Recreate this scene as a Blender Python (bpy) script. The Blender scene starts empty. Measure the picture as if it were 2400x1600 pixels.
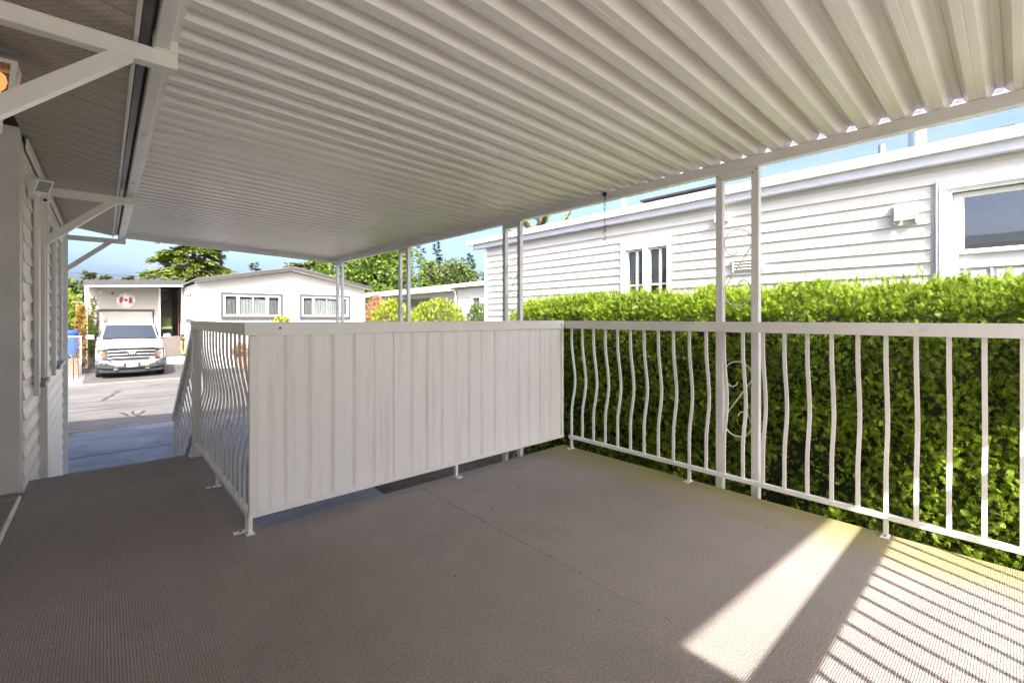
import bpy, bmesh, math, random
import numpy as np
from mathutils import Vector, Matrix
random.seed(11)
rng = np.random.default_rng(11)
S = bpy.context.scene
COL = S.collection
R = math.radians

# ------------------------------------------------------------------ camera, sky, sun, exposure
cam = bpy.data.cameras.new('camera')
camo = bpy.data.objects.new('camera', cam)
COL.objects.link(camo)
camo.location = (0, 0, 1.12)
camo.rotation_euler = (R(90), 0, R(-41.9))
cam.lens = 16.005
cam.sensor_width = 36
cam.shift_y = -0.0229
cam.clip_start = 0.02
cam.clip_end = 2000
S.camera = camo

SUN_EL, SUN_AZ = 39.5, 21.5         # light travels towards +Y, turned towards +X
W = bpy.data.worlds.new('World')
S.world = W
W.use_nodes = True
wn = W.node_tree
for n in list(wn.nodes):
    wn.nodes.remove(n)
wout = wn.nodes.new('ShaderNodeOutputWorld')
wbg = wn.nodes.new('ShaderNodeBackground')
sky = wn.nodes.new('ShaderNodeTexSky')
sky.sky_type = 'NISHITA'
sky.sun_disc = False
sky.sun_elevation = R(SUN_EL)
sky.sun_rotation = R(180 + SUN_AZ)
sky.altitude = 50
sky.air_density = 0.6
sky.dust_density = 6.8
sky.ozone_density = 3.0
wtc = wn.nodes.new('ShaderNodeTexCoord')
wmp = wn.nodes.new('ShaderNodeMapping')
wmp.inputs['Scale'].default_value = (1.6, 1.6, 7.0)
wnz = wn.nodes.new('ShaderNodeTexNoise')
wnz.inputs['Scale'].default_value = 1.7
wnz.inputs['Detail'].default_value = 7
wnz.inputs['Roughness'].default_value = 0.55
wrp = wn.nodes.new('ShaderNodeValToRGB')
wrp.color_ramp.elements[0].position = 0.47
wrp.color_ramp.elements[0].color = (0, 0, 0, 1)
wrp.color_ramp.elements[1].position = 0.78
wrp.color_ramp.elements[1].color = (0.65, 0.65, 0.65, 1)
wmx = wn.nodes.new('ShaderNodeMix')
wmx.data_type = 'RGBA'
wmx.inputs[7].default_value = (2.0, 2.15, 2.4, 1)
wn.links.new(wtc.outputs['Generated'], wmp.inputs['Vector'])
wn.links.new(wmp.outputs['Vector'], wnz.inputs['Vector'])
wn.links.new(wnz.outputs['Fac'], wrp.inputs['Fac'])
wn.links.new(wrp.outputs['Color'], wmx.inputs[0])
wn.links.new(sky.outputs['Color'], wmx.inputs[6])
wn.links.new(wmx.outputs[2], wbg.inputs['Color'])
wbg.inputs['Strength'].default_value = 0.078
wn.links.new(wbg.outputs['Background'], wout.inputs['Surface'])

sl = bpy.data.lights.new('sun', 'SUN')
sl.energy = 2.0
sl.angle = R(0.6)
sl.color = (1.0, 0.94, 0.85)
so = bpy.data.objects.new('sun', sl)
COL.objects.link(so)
so.rotation_euler = Vector((math.sin(R(SUN_AZ)) * math.cos(R(SUN_EL)), math.cos(R(SUN_AZ)) * math.cos(R(SUN_EL)),
                            -math.sin(R(SUN_EL)))).to_track_quat('-Z', 'Y').to_euler()

S.view_settings.view_transform = 'Standard'
S.view_settings.look = 'None'
S.view_settings.exposure = 2.95
S.view_settings.gamma = 1.0
S.view_settings.use_curve_mapping = False
S.render.engine = 'CYCLES'
S.cycles.max_bounces = 12
S.cycles.diffuse_bounces = 10
S.cycles.transparent_max_bounces = 8
S.cycles.sample_clamp_indirect = 8

# ------------------------------------------------------------------ materials
def ramp2(nt, fac, c0, c1, p0=0.35, p1=0.65):
    r = nt.nodes.new('ShaderNodeValToRGB')
    r.color_ramp.elements[0].position = p0
    r.color_ramp.elements[1].position = p1
    r.color_ramp.elements[0].color = (*c0, 1)
    r.color_ramp.elements[1].color = (*c1, 1)
    nt.links.new(fac, r.inputs['Fac'])
    return r.outputs['Color']

def noise(nt, scale, detail=4, rough=0.6, vec=None, stretch=None):
    tc = nt.nodes.new('ShaderNodeTexCoord')
    v = tc.outputs['Object'] if vec is None else vec
    if stretch:
        m = nt.nodes.new('ShaderNodeMapping')
        m.inputs['Scale'].default_value = stretch
        nt.links.new(v, m.inputs['Vector'])
        v = m.outputs['Vector']
    n = nt.nodes.new('ShaderNodeTexNoise')
    n.inputs['Scale'].default_value = scale
    n.inputs['Detail'].default_value = detail
    n.inputs['Roughness'].default_value = rough
    nt.links.new(v, n.inputs['Vector'])
    return n.outputs['Fac']

def mixc(nt, fac, a, b, mode='MIX'):
    m = nt.nodes.new('ShaderNodeMix')
    m.data_type = 'RGBA'
    m.blend_type = mode
    for sock, val in ((m.inputs[0], fac), (m.inputs[6], a), (m.inputs[7], b)):
        if isinstance(val, (int, float)):
            sock.default_value = val
        elif isinstance(val, tuple):
            sock.default_value = (*val, 1)
        else:
            nt.links.new(val, sock)
    return m.outputs[2]

def base_mat(name, rough=0.5, metal=0.0, spec=0.5):
    m = bpy.data.materials.new(name)
    m.use_nodes = True
    nt = m.node_tree
    b = nt.nodes['Principled BSDF']
    b.inputs['Roughness'].default_value = rough
    b.inputs['Metallic'].default_value = metal
    b.inputs['Specular IOR Level'].default_value = spec
    return m, nt, b

def bump(nt, b, h, dist=0.01, strength=0.5):
    n = nt.nodes.new('ShaderNodeBump')
    n.inputs['Distance'].default_value = dist
    n.inputs['Strength'].default_value = strength
    nt.links.new(h, n.inputs['Height'])
    nt.links.new(n.outputs['Normal'], b.inputs['Normal'])

def vmat(name, col, rough=0.5, metal=0.0, var=0.12, scale=6.0, bscale=None, bdist=0.002, dirt=None, stretch=None, spec=0.5):
    """plain colour with blotchy wear"""
    m, nt, b = base_mat(name, rough, metal, spec)
    lo = tuple(max(0, c * (1 - var)) for c in col)
    hi = tuple(min(1, c * (1 + var * 0.6)) for c in col)
    f = noise(nt, scale, 3, 0.65, stretch=stretch)
    c = ramp2(nt, f, lo, hi, 0.3, 0.7)
    if dirt:
        dcol, dscale, p0, p1, amt = dirt[:5]
        st = dirt[5] if len(dirt) > 5 else None
        d = noise(nt, dscale, 4, 0.7, stretch=st)
        dm = ramp2(nt, d, (0, 0, 0), (amt, amt, amt), p0, p1)
        c = mixc(nt, dm, c, dcol)
    nt.links.new(c, b.inputs['Base Color'])
    if bscale:
        bump(nt, b, noise(nt, bscale, 1), bdist, 0.6)
    return m

M = {}
M['alu'] = vmat('white_painted_aluminium', (0.82, 0.81, 0.80), 0.38, var=0.06, scale=3, dirt=((0.38, 0.33, 0.27), 5, 0.60, 0.85, 0.35))
M['pan'] = vmat('white_roof_pan', (0.84, 0.815, 0.785), 0.36, var=0.05, scale=2, dirt=((0.48, 0.44, 0.30), 3.5, 0.58, 0.85, 0.35, (0.5, 3, 3)))
def pan_mat():
    m, nt, b = base_mat('white_roof_pan', 0.32)
    c = ramp2(nt, noise(nt, 2.0, 3), (0.82, 0.80, 0.78), (0.87, 0.85, 0.83), 0.3, 0.7)
    oi = nt.nodes.new('ShaderNodeObjectInfo')
    c = mixc(nt, 1.0, c, ramp2(nt, oi.outputs['Random'], (0.93, 0.925, 0.91), (1.0, 1.0, 1.0), 0.0, 1.0), 'MULTIPLY')
    tc = nt.nodes.new('ShaderNodeTexCoord')
    ad = nt.nodes.new('ShaderNodeVectorMath')
    nt.links.new(tc.outputs['Object'], ad.inputs[0])
    nt.links.new(oi.outputs['Location'], ad.inputs[1])
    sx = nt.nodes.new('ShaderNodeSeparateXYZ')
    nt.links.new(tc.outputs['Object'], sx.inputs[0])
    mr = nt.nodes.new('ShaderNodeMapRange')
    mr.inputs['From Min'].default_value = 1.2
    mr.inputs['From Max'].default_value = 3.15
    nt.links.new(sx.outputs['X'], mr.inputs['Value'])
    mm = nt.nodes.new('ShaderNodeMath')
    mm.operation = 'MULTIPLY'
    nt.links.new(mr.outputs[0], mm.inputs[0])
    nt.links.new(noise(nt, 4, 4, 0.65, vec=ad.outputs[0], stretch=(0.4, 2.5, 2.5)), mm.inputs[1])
    c = mixc(nt, ramp2(nt, mm.outputs[0], (0, 0, 0), (0.45, 0.45, 0.45), 0.26, 0.66), c, (0.64, 0.58, 0.42))  # water stains plus yellow-green light bounced off the hedge, painted in towards the beam
    st = noise(nt, 7, 4, 0.7, vec=ad.outputs[0], stretch=(0.3, 3, 3))
    c = mixc(nt, ramp2(nt, st, (0, 0, 0), (0.28, 0.28, 0.28), 0.62, 0.80), c, (0.52, 0.49, 0.45))
    nt.links.new(c, b.inputs['Base Color'])
    bump(nt, b, noise(nt, 3.0, 1, vec=ad.outputs[0], stretch=(.6, 2, 2)), 0.004, 0.35)
    return m
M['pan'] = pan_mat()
M['rail'] = vmat('white_rail_paint', (0.81, 0.80, 0.795), 0.36, var=0.05, scale=4, dirt=((0.42, 0.38, 0.32), 9, 0.60, 0.82, 0.35))
M['post'] = vmat('cream_white_paint', (0.81, 0.795, 0.77), 0.4, var=0.05, scale=4, dirt=((0.45, 0.40, 0.32), 6, 0.62, 0.85, 0.25))
M['sashwhite'] = vmat('white_sash_paint', (0.62, 0.61, 0.60), 0.45, var=0.04, scale=5)
M['trimwhite'] = vmat('white_trim_paint', (0.80, 0.79, 0.775), 0.42, var=0.04, scale=5, dirt=((0.5, 0.46, 0.40), 6, 0.62, 0.85, 0.25))
M['stucco'] = vmat('white_house_paint', (0.52, 0.51, 0.495), 0.6, var=0.05, scale=2)
M['siding'] = vmat('ivory_vinyl_siding', (0.57, 0.545, 0.505), 0.45, var=0.05, scale=1.5, dirt=((0.39, 0.36, 0.315), 1.2, 0.55, 0.85, 0.35, (1, 1, 6)))
M['garagesiding'] = vmat('beige_garage_siding', (0.40, 0.37, 0.335), 0.55, var=0.06, scale=2)
M['ownsiding'] = vmat('cream_vinyl_siding', (0.78, 0.745, 0.68), 0.45, var=0.05, scale=2, dirt=((0.55, 0.5, 0.42), 2, 0.55, 0.85, 0.3))
M['greypost'] = vmat('grey_corner_board', (0.60, 0.595, 0.60), 0.5, var=0.08, scale=4, dirt=((0.28, 0.27, 0.26), 5, 0.58, 0.8, 0.3, (1, 1, .3)))
M['gutter'] = vmat('dark_brown_gutter', (0.11, 0.095, 0.10), 0.35, var=0.2, scale=5)
M['fasciagrey'] = vmat('grey_fascia', (0.30, 0.28, 0.28), 0.45, var=0.1, scale=4)
M['bluegrey'] = vmat('blue_grey_gutter', (0.60, 0.60, 0.66), 0.4, var=0.06, scale=4)
M['roofing'] = vmat('torch_on_roofing', (0.16, 0.155, 0.155), 0.9, var=0.2, scale=8)
M['screw'] = vmat('dark_screw', (0.03, 0.03, 0.035), 0.5, var=0.1)
M['iron'] = vmat('weathered_dark_steel', (0.07, 0.06, 0.05), 0.5, 0.6, var=0.3, scale=60)
M['galv'] = vmat('galvanised_steel', (0.55, 0.57, 0.60), 0.35, 0.8, var=0.12, scale=10)
M['blackpl'] = vmat('black_plastic', (0.02, 0.02, 0.022), 0.45, var=0.2, scale=20)
M['chrome'] = vmat('chrome', (0.28, 0.275, 0.27), 0.2, 1.0, var=0.15, scale=9)
M['truckpaint'] = vmat('white_truck_paint', (0.36, 0.36, 0.36), 0.18, var=0.02)
M['rubber'] = vmat('tyre_rubber', (0.022, 0.021, 0.021), 0.8, var=0.3, scale=20)
M['headlamp'] = vmat('headlamp_lens', (0.09, 0.09, 0.095), 0.08, 0.3, var=0.15, scale=30)
M['amber'] = vmat('amber_lens', (0.50, 0.10, 0.04), 0.15, var=0.2, scale=40)
M['blue'] = vmat('blue_emblem', (0.02, 0.05, 0.22), 0.2, var=0.1)
M['bluebin'] = vmat('blue_bin_plastic', (0.02, 0.07, 0.36), 0.45, var=0.15, scale=5)
M['red'] = vmat('red_sign_paint', (0.42, 0.02, 0.03), 0.4, var=0.2, scale=15)
M['signblack'] = vmat('dark_sign_paint', (0.035, 0.032, 0.03), 0.5, var=0.15)
M['brick'] = vmat('terracotta', (0.36, 0.17, 0.10), 0.8, var=0.25, scale=20)
M['timber'] = vmat('brown_timber', (0.17, 0.12, 0.09), 0.75, var=0.3, scale=12)
M['stairgrey'] = vmat('grey_brown_decking', (0.11, 0.09, 0.08), 0.7, var=0.15, scale=8)
M['concrete'] = vmat('weathered_concrete', (0.30, 0.26, 0.21), 0.9, var=0.35, scale=7, bscale=60, bdist=0.004, dirt=((0.12, 0.10, 0.08), 4, 0.5, 0.75, 0.6))
M['bark'] = vmat('bark', (0.085, 0.06, 0.045), 0.9, var=0.35, scale=8, bscale=14, bdist=0.02)
M['streetgrey'] = vmat('dark_grey_trim', (0.034, 0.032, 0.035), 0.5, var=.12, scale=4)
M['curtain'] = vmat('white_curtain', (0.33, 0.325, 0.31), 0.9, var=0.05)
M['screen'] = vmat('grey_insect_screen', (0.17, 0.16, 0.14), 0.8, var=0.08, scale=3)
M['blind'] = vmat('pale_blind', (0.55, 0.56, 0.57), 0.6, var=0.08)
M['interior'] = vmat('dim_interior', (0.09, 0.08, 0.07), 0.9, var=0.4, scale=3)
M['greencloth'] = vmat('green_cushion', (0.09, 0.12, 0.04), 0.9, var=0.3, scale=12)
M['burgundy'] = vmat('burgundy_cloth', (0.16, 0.04, 0.04), 0.9, var=0.3, scale=8)
M['hose'] = vmat('yellow_green_hose', (0.42, 0.40, 0.10), 0.5, var=0.15)
M['skylight'] = vmat('brown_skylight_frame', (0.055, 0.045, 0.045), 0.4, var=0.2)

def leaf_mat(name, c0, c1, trans=0.3, brown=0.0, nscale=2.5):
    m = bpy.data.materials.new(name)
    m.use_nodes = True
    nt = m.node_tree
    b = nt.nodes['Principled BSDF']
    b.inputs['Roughness'].default_value = 0.55
    b.inputs['Specular IOR Level'].default_value = 0.35
    g = nt.nodes.new('ShaderNodeNewGeometry')
    ri = g.outputs['Random Per Island']
    c = ramp2(nt, ri, c0, c1, 0.0, 1.0)
    f = noise(nt, nscale, 2, 0.6)
    c = mixc(nt, ramp2(nt, f, (0, 0, 0), (0.75, 0.75, 0.75), 0.4, 0.7), c, tuple(x * 1.25 for x in c1))
    if brown:
        lt = nt.nodes.new('ShaderNodeMath')
        lt.operation = 'LESS_THAN'
        lt.inputs[1].default_value = brown
        nt.links.new(ri, lt.inputs[0])
        c = mixc(nt, lt.outputs[0], c, (0.11, 0.06, 0.025))
    nt.links.new(c, b.inputs['Base Color'])
    t = nt.nodes.new('ShaderNodeBsdfTranslucent')
    nt.links.new(c, t.inputs['Color'])
    mx = nt.nodes.new('ShaderNodeMixShader')
    mx.inputs[0].default_value = trans
    nt.links.new(b.outputs[0], mx.inputs[1])
    nt.links.new(t.outputs[0], mx.inputs[2])
    nt.links.new(mx.outputs[0], nt.nodes['Material Output'].inputs['Surface'])
    return m
M['cedarleaf'] = leaf_mat('cedar_hedge_foliage', (0.088, 0.165, 0.014), (0.275, 0.375, 0.028), 0.40, 0.05, 1.6)
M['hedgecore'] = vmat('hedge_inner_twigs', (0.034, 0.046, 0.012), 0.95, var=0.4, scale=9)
M['goldleaf'] = leaf_mat('golden_shrub_foliage', (0.15, 0.21, 0.012), (0.26, 0.30, 0.025), 0.35, 0.0, 2.0)
M['greenleaf'] = leaf_mat('green_shrub_foliage', (0.045, 0.085, 0.014), (0.09, 0.14, 0.02), 0.3)
M['redleaf'] = leaf_mat('red_orange_shrub_foliage', (0.30, 0.15, 0.10), (0.42, 0.25, 0.13), 0.35)
M['vineleaf'] = leaf_mat('yellow_orange_vine_foliage', (0.17, 0.17, 0.02), (0.26, 0.13, 0.04), 0.35)
M['darkvine'] = leaf_mat('sparse_dark_vine_foliage', (0.10, 0.05, 0.03), (0.12, 0.12, 0.03), 0.2)
M['treeleaf'] = leaf_mat('deciduous_foliage', (0.06, 0.11, 0.016), (0.12, 0.18, 0.028), 0.3, 0, 0.5)
M['treeleaf2'] = leaf_mat('olive_foliage', (0.055, 0.085, 0.025), (0.095, 0.135, 0.035), 0.3, 0, 0.5)
M['needle'] = leaf_mat('bright_cedar_needles', (0.075, 0.11, 0.02), (0.16, 0.19, 0.03), 0.25, 0, 0.5)
M['needle2'] = leaf_mat('dark_spruce_needles', (0.045, 0.07, 0.03), (0.085, 0.12, 0.05), 0.2, 0, 0.5)
M['needle3'] = leaf_mat('far_conifer_needles', (0.07, 0.085, 0.05), (0.12, 0.14, 0.075), 0.2, 0, 0.3)
M['puzzle'] = leaf_mat('monkey_puzzle_leaves', (0.05, 0.085, 0.025), (0.13, 0.14, 0.04), 0.1, 0, 2)

def glass_mat(name, tint, ior, clear):
    m = bpy.data.materials.new(name)
    m.use_nodes = True
    nt = m.node_tree
    out = nt.nodes['Material Output']
    nt.nodes.remove(nt.nodes['Principled BSDF'])
    lw = nt.nodes.new('ShaderNodeLayerWeight')
    lw.inputs['Blend'].default_value = 0.5
    pw = nt.nodes.new('ShaderNodeMath')
    pw.operation = 'POWER'
    pw.inputs[1].default_value = 4.0
    nt.links.new(lw.outputs['Facing'], pw.inputs[0])
    f0 = ((ior - 1) / (ior + 1)) ** 2
    fr = nt.nodes.new('ShaderNodeMapRange')
    fr.inputs['To Min'].default_value = f0
    fr.inputs['To Max'].default_value = 1.0
    nt.links.new(pw.outputs[0], fr.inputs['Value'])
    gl = nt.nodes.new('ShaderNodeBsdfGlossy')
    gl.inputs['Roughness'].default_value = 0.015
    tr = nt.nodes.new('ShaderNodeBsdfTransparent' if clear else 'ShaderNodeBsdfDiffuse')
    tr.inputs['Color'].default_value = (*tint, 1)
    nn = noise(nt, 3, 2)
    bp = nt.nodes.new('ShaderNodeBump')
    bp.inputs['Distance'].default_value = 0.002
    bp.inputs['Strength'].default_value = 0.078
    nt.links.new(nn, bp.inputs['Height'])
    nt.links.new(bp.outputs['Normal'], gl.inputs['Normal'])
    mx = nt.nodes.new('ShaderNodeMixShader')
    nt.links.new(fr.outputs[0], mx.inputs[0])
    nt.links.new(tr.outputs[0], mx.inputs[1])
    nt.links.new(gl.outputs[0], mx.inputs[2])
    nt.links.new(mx.outputs[0], out.inputs['Surface'])
    return m
M['glassdark'] = glass_mat('dark_window_glass', (0.02, 0.024, 0.03), 3.3, False)
M['glass'] = glass_mat('clear_window_glass', (0.80, 0.83, 0.84), 1.6, True)
M['windscreen'] = glass_mat('tinted_windscreen', (0.35, 0.38, 0.42), 1.9, True)

def carpet_mat():
    m, nt, b = base_mat('outdoor_loop_carpet', 0.95, 0, 0.15)
    tc = nt.nodes.new('ShaderNodeTexCoord')
    f = noise(nt, 0.9, 4, 0.6)
    c = ramp2(nt, f, (0.305, 0.268, 0.248), (0.405, 0.358, 0.332), 0.32, 0.68)
    f2 = noise(nt, 0.55, 3, 0.5)
    c = mixc(nt, ramp2(nt, f2, (0, 0, 0), (0.4, 0.4, 0.4), 0.45, 0.7), c, (0.27, 0.248, 0.245))
    g = noise(nt, 140, 2, 0.7)
    c = mixc(nt, 0.85, c, ramp2(nt, g, (0.62, 0.62, 0.62), (1.35, 1.35, 1.35), 0.3, 0.7), 'MULTIPLY')
    # moss along the hedge edge and scattered specks of wear
    sx = nt.nodes.new('ShaderNodeSeparateXYZ')
    nt.links.new(tc.outputs['Object'], sx.inputs[0])
    mr = nt.nodes.new('ShaderNodeMapRange')
    mr.inputs['From Min'].default_value = 1.1
    mr.inputs['From Max'].default_value = 1.72
    nt.links.new(sx.outputs['X'], mr.inputs['Value'])
    mm = nt.nodes.new('ShaderNodeMath')
    mm.operation = 'MULTIPLY'
    nt.links.new(mr.outputs[0], mm.inputs[0])
    nt.links.new(noise(nt, 3.5, 5, 0.6), mm.inputs[1])
    c = mixc(nt, ramp2(nt, mm.outputs[0], (0, 0, 0), (0.85, 0.85, 0.85), 0.10, 0.45), c, (0.30, 0.265, 0.10))
    ws = noise(nt, 1.7, 6, 0.72)
    c = mixc(nt, ramp2(nt, ws, (0, 0, 0), (0.42, 0.42, 0.42), 0.52, 0.74), c, (0.20, 0.178, 0.168))
    tr = noise(nt, 2.2, 3, 0.55, stretch=(1.0, 0.25, 1))
    c = mixc(nt, ramp2(nt, tr, (0, 0, 0), (0.30, 0.30, 0.30), 0.50, 0.72), c, (0.36, 0.31, 0.28))
    sp = noise(nt, 26, 2, 0.5)
    c = mixc(nt, ramp2(nt, sp, (0, 0, 0), (0.7, 0.7, 0.7), 0.76, 0.80), c, (0.33, 0.29, 0.26))
    nt.links.new(c, b.inputs['Base Color'])
    # loop rows
    w1 = nt.nodes.new('ShaderNodeTexWave')
    w1.bands_direction = 'X'
    w1.inputs['Scale'].default_value = 34
    w1.inputs['Distortion'].default_value = 1.2
    w1.inputs['Detail'].default_value = 2
    w1.inputs['Detail Scale'].default_value = 3
    nt.links.new(tc.outputs['Object'], w1.inputs['Vector'])
    w2 = nt.nodes.new('ShaderNodeTexWave')
    w2.bands_direction = 'Y'
    w2.inputs['Scale'].default_value = 44
    w2.inputs['Distortion'].default_value = 2.5
    nt.links.new(tc.outputs['Object'], w2.inputs['Vector'])
    a = nt.nodes.new('ShaderNodeMath')
    a.operation = 'ADD'
    nt.links.new(w1.outputs['Fac'], a.inputs[0])
    nt.links.new(w2.outputs['Fac'], a.inputs[1])
    a2 = nt.nodes.new('ShaderNodeMath')
    a2.operation = 'ADD'
    nt.links.new(a.outputs[0], a2.inputs[0])
    nt.links.new(g, a2.inputs[1])
    bump(nt, b, a2.outputs[0], 0.0016, 0.8)
    return m
M['carpet'] = carpet_mat()

def soffit_mat():
    """brown-beige vinyl soffit with rows of punched slots"""
    m, nt, b = base_mat('perforated_soffit_vinyl', 0.5)
    tc = nt.nodes.new('ShaderNodeTexCoord')
    br = nt.nodes.new('ShaderNodeTexBrick')
    br.offset = 0.5
    br.inputs['Scale'].default_value = 1.0
    br.inputs['Brick Width'].default_value = 0.030
    br.inputs['Row Height'].default_value = 0.021
    br.inputs['Mortar Size'].default_value = 0.0075
    br.inputs['Mortar Smooth'].default_value = 0.2
    br.inputs['Color1'].default_value = (0, 0, 0, 1)
    br.inputs['Color2'].default_value = (0, 0, 0, 1)
    br.inputs['Mortar'].default_value = (1, 1, 1, 1)
    nt.links.new(tc.outputs['Object'], br.inputs['Vector'])
    f = noise(nt, 5, 4)
    c = ramp2(nt, f, (0.45, 0.395, 0.34), (0.53, 0.47, 0.41), 0.3, 0.7)
    c = mixc(nt, br.outputs['Color'], (0.29, 0.255, 0.215), c)
    nt.links.new(c, b.inputs['Base Color'])
    return m
M['soffit'] = soffit_mat()

def ground_mats():
    M['ground'] = vmat('dry_grass_and_soil', (0.12, 0.125, 0.06), 0.95, var=0.4, scale=1.5, bscale=12, bdist=0.03)
    M['soil'] = vmat('dark_soil', (0.055, 0.042, 0.032), 0.95, var=0.4, scale=4, bscale=20, bdist=0.02)
    M['road'] = vmat('old_grey_asphalt', (0.125, 0.115, 0.109), 0.9, var=0.28, scale=0.8, bscale=50, bdist=0.006,
                     dirt=((0.068, 0.064, 0.063), 0.7, 0.5, 0.72, 0.45, (0.4, 2.2, 1)))
    M['asphalt'] = vmat('black_driveway_asphalt', (0.075, 0.07, 0.072), 0.9, var=0.2, scale=2, bscale=60, bdist=0.006,
                        dirt=((0.13, 0.12, 0.12), 1.2, 0.5, 0.75, 0.5))
    M['drive'] = vmat('blue_grey_concrete', (0.205, 0.213, 0.24), 0.85, var=0.35, scale=1.6, bscale=40, bdist=0.004,
                      dirt=((0.10, 0.11, 0.135), 1.3, 0.45, 0.7, 0.7, (0.7, 2.6, 1)))
    M['patio'] = vmat('pale_bounce_concrete', (0.55, 0.53, 0.49), 0.9, var=0.15, scale=2)  # kept pale so the added ground behind the deck reflects sunlight
    M['kerb'] = vmat('pale_kerb', (0.21, 0.175, 0.14), 0.9, var=0.25, scale=3)
    M['tar'] = vmat('crack_sealing_tar', (0.045, 0.042, 0.042), 0.6, var=0.2)
    m, nt, b = base_mat('pale_gravel', 0.95)
    v = nt.nodes.new('ShaderNodeTexVoronoi')
    v.inputs['Scale'].default_value = 14
    tc = nt.nodes.new('ShaderNodeTexCoord')
    nt.links.new(tc.outputs['Object'], v.inputs['Vector'])
    c = mixc(nt, 0.8, ramp2(nt, v.outputs['Distance'], (0.25, 0.225, 0.205), (0.09, 0.08, 0.075), 0.2, 0.8), v.outputs['Color'], 'SOFT_LIGHT')
    hs = nt.nodes.new('ShaderNodeHueSaturation')
    hs.inputs['Saturation'].default_value = 0.35
    nt.links.new(c, hs.inputs['Color'])
    nt.links.new(hs.outputs[0], b.inputs['Base Color'])
    bump(nt, b, v.outputs['Distance'], 0.03, 0.8)
    M['gravel'] = m
ground_mats()

def emis(name, col, strength):
    m = bpy.data.materials.new(name)
    m.use_nodes = True
    nt = m.node_tree
    b = nt.nodes['Principled BSDF']
    b.inputs['Base Color'].default_value = (*col, 1)
    f = noise(nt, 18, 2)
    c = ramp2(nt, f, tuple(x * 0.8 for x in col), col, 0.3, 0.7)
    nt.links.new(c, b.inputs['Emission Color'])
    b.inputs['Emission Strength'].default_value = strength
    return m
M['bulb'] = emis('lit_warm_bulb', (1.0, 0.50, 0.22), 0.17)
M['lampglass'] = glass_mat('frosted_lamp_glass', (0.97, 0.88, 0.80), 1.3, True)

# ------------------------------------------------------------------ mesh helpers
ORG = {}

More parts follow.
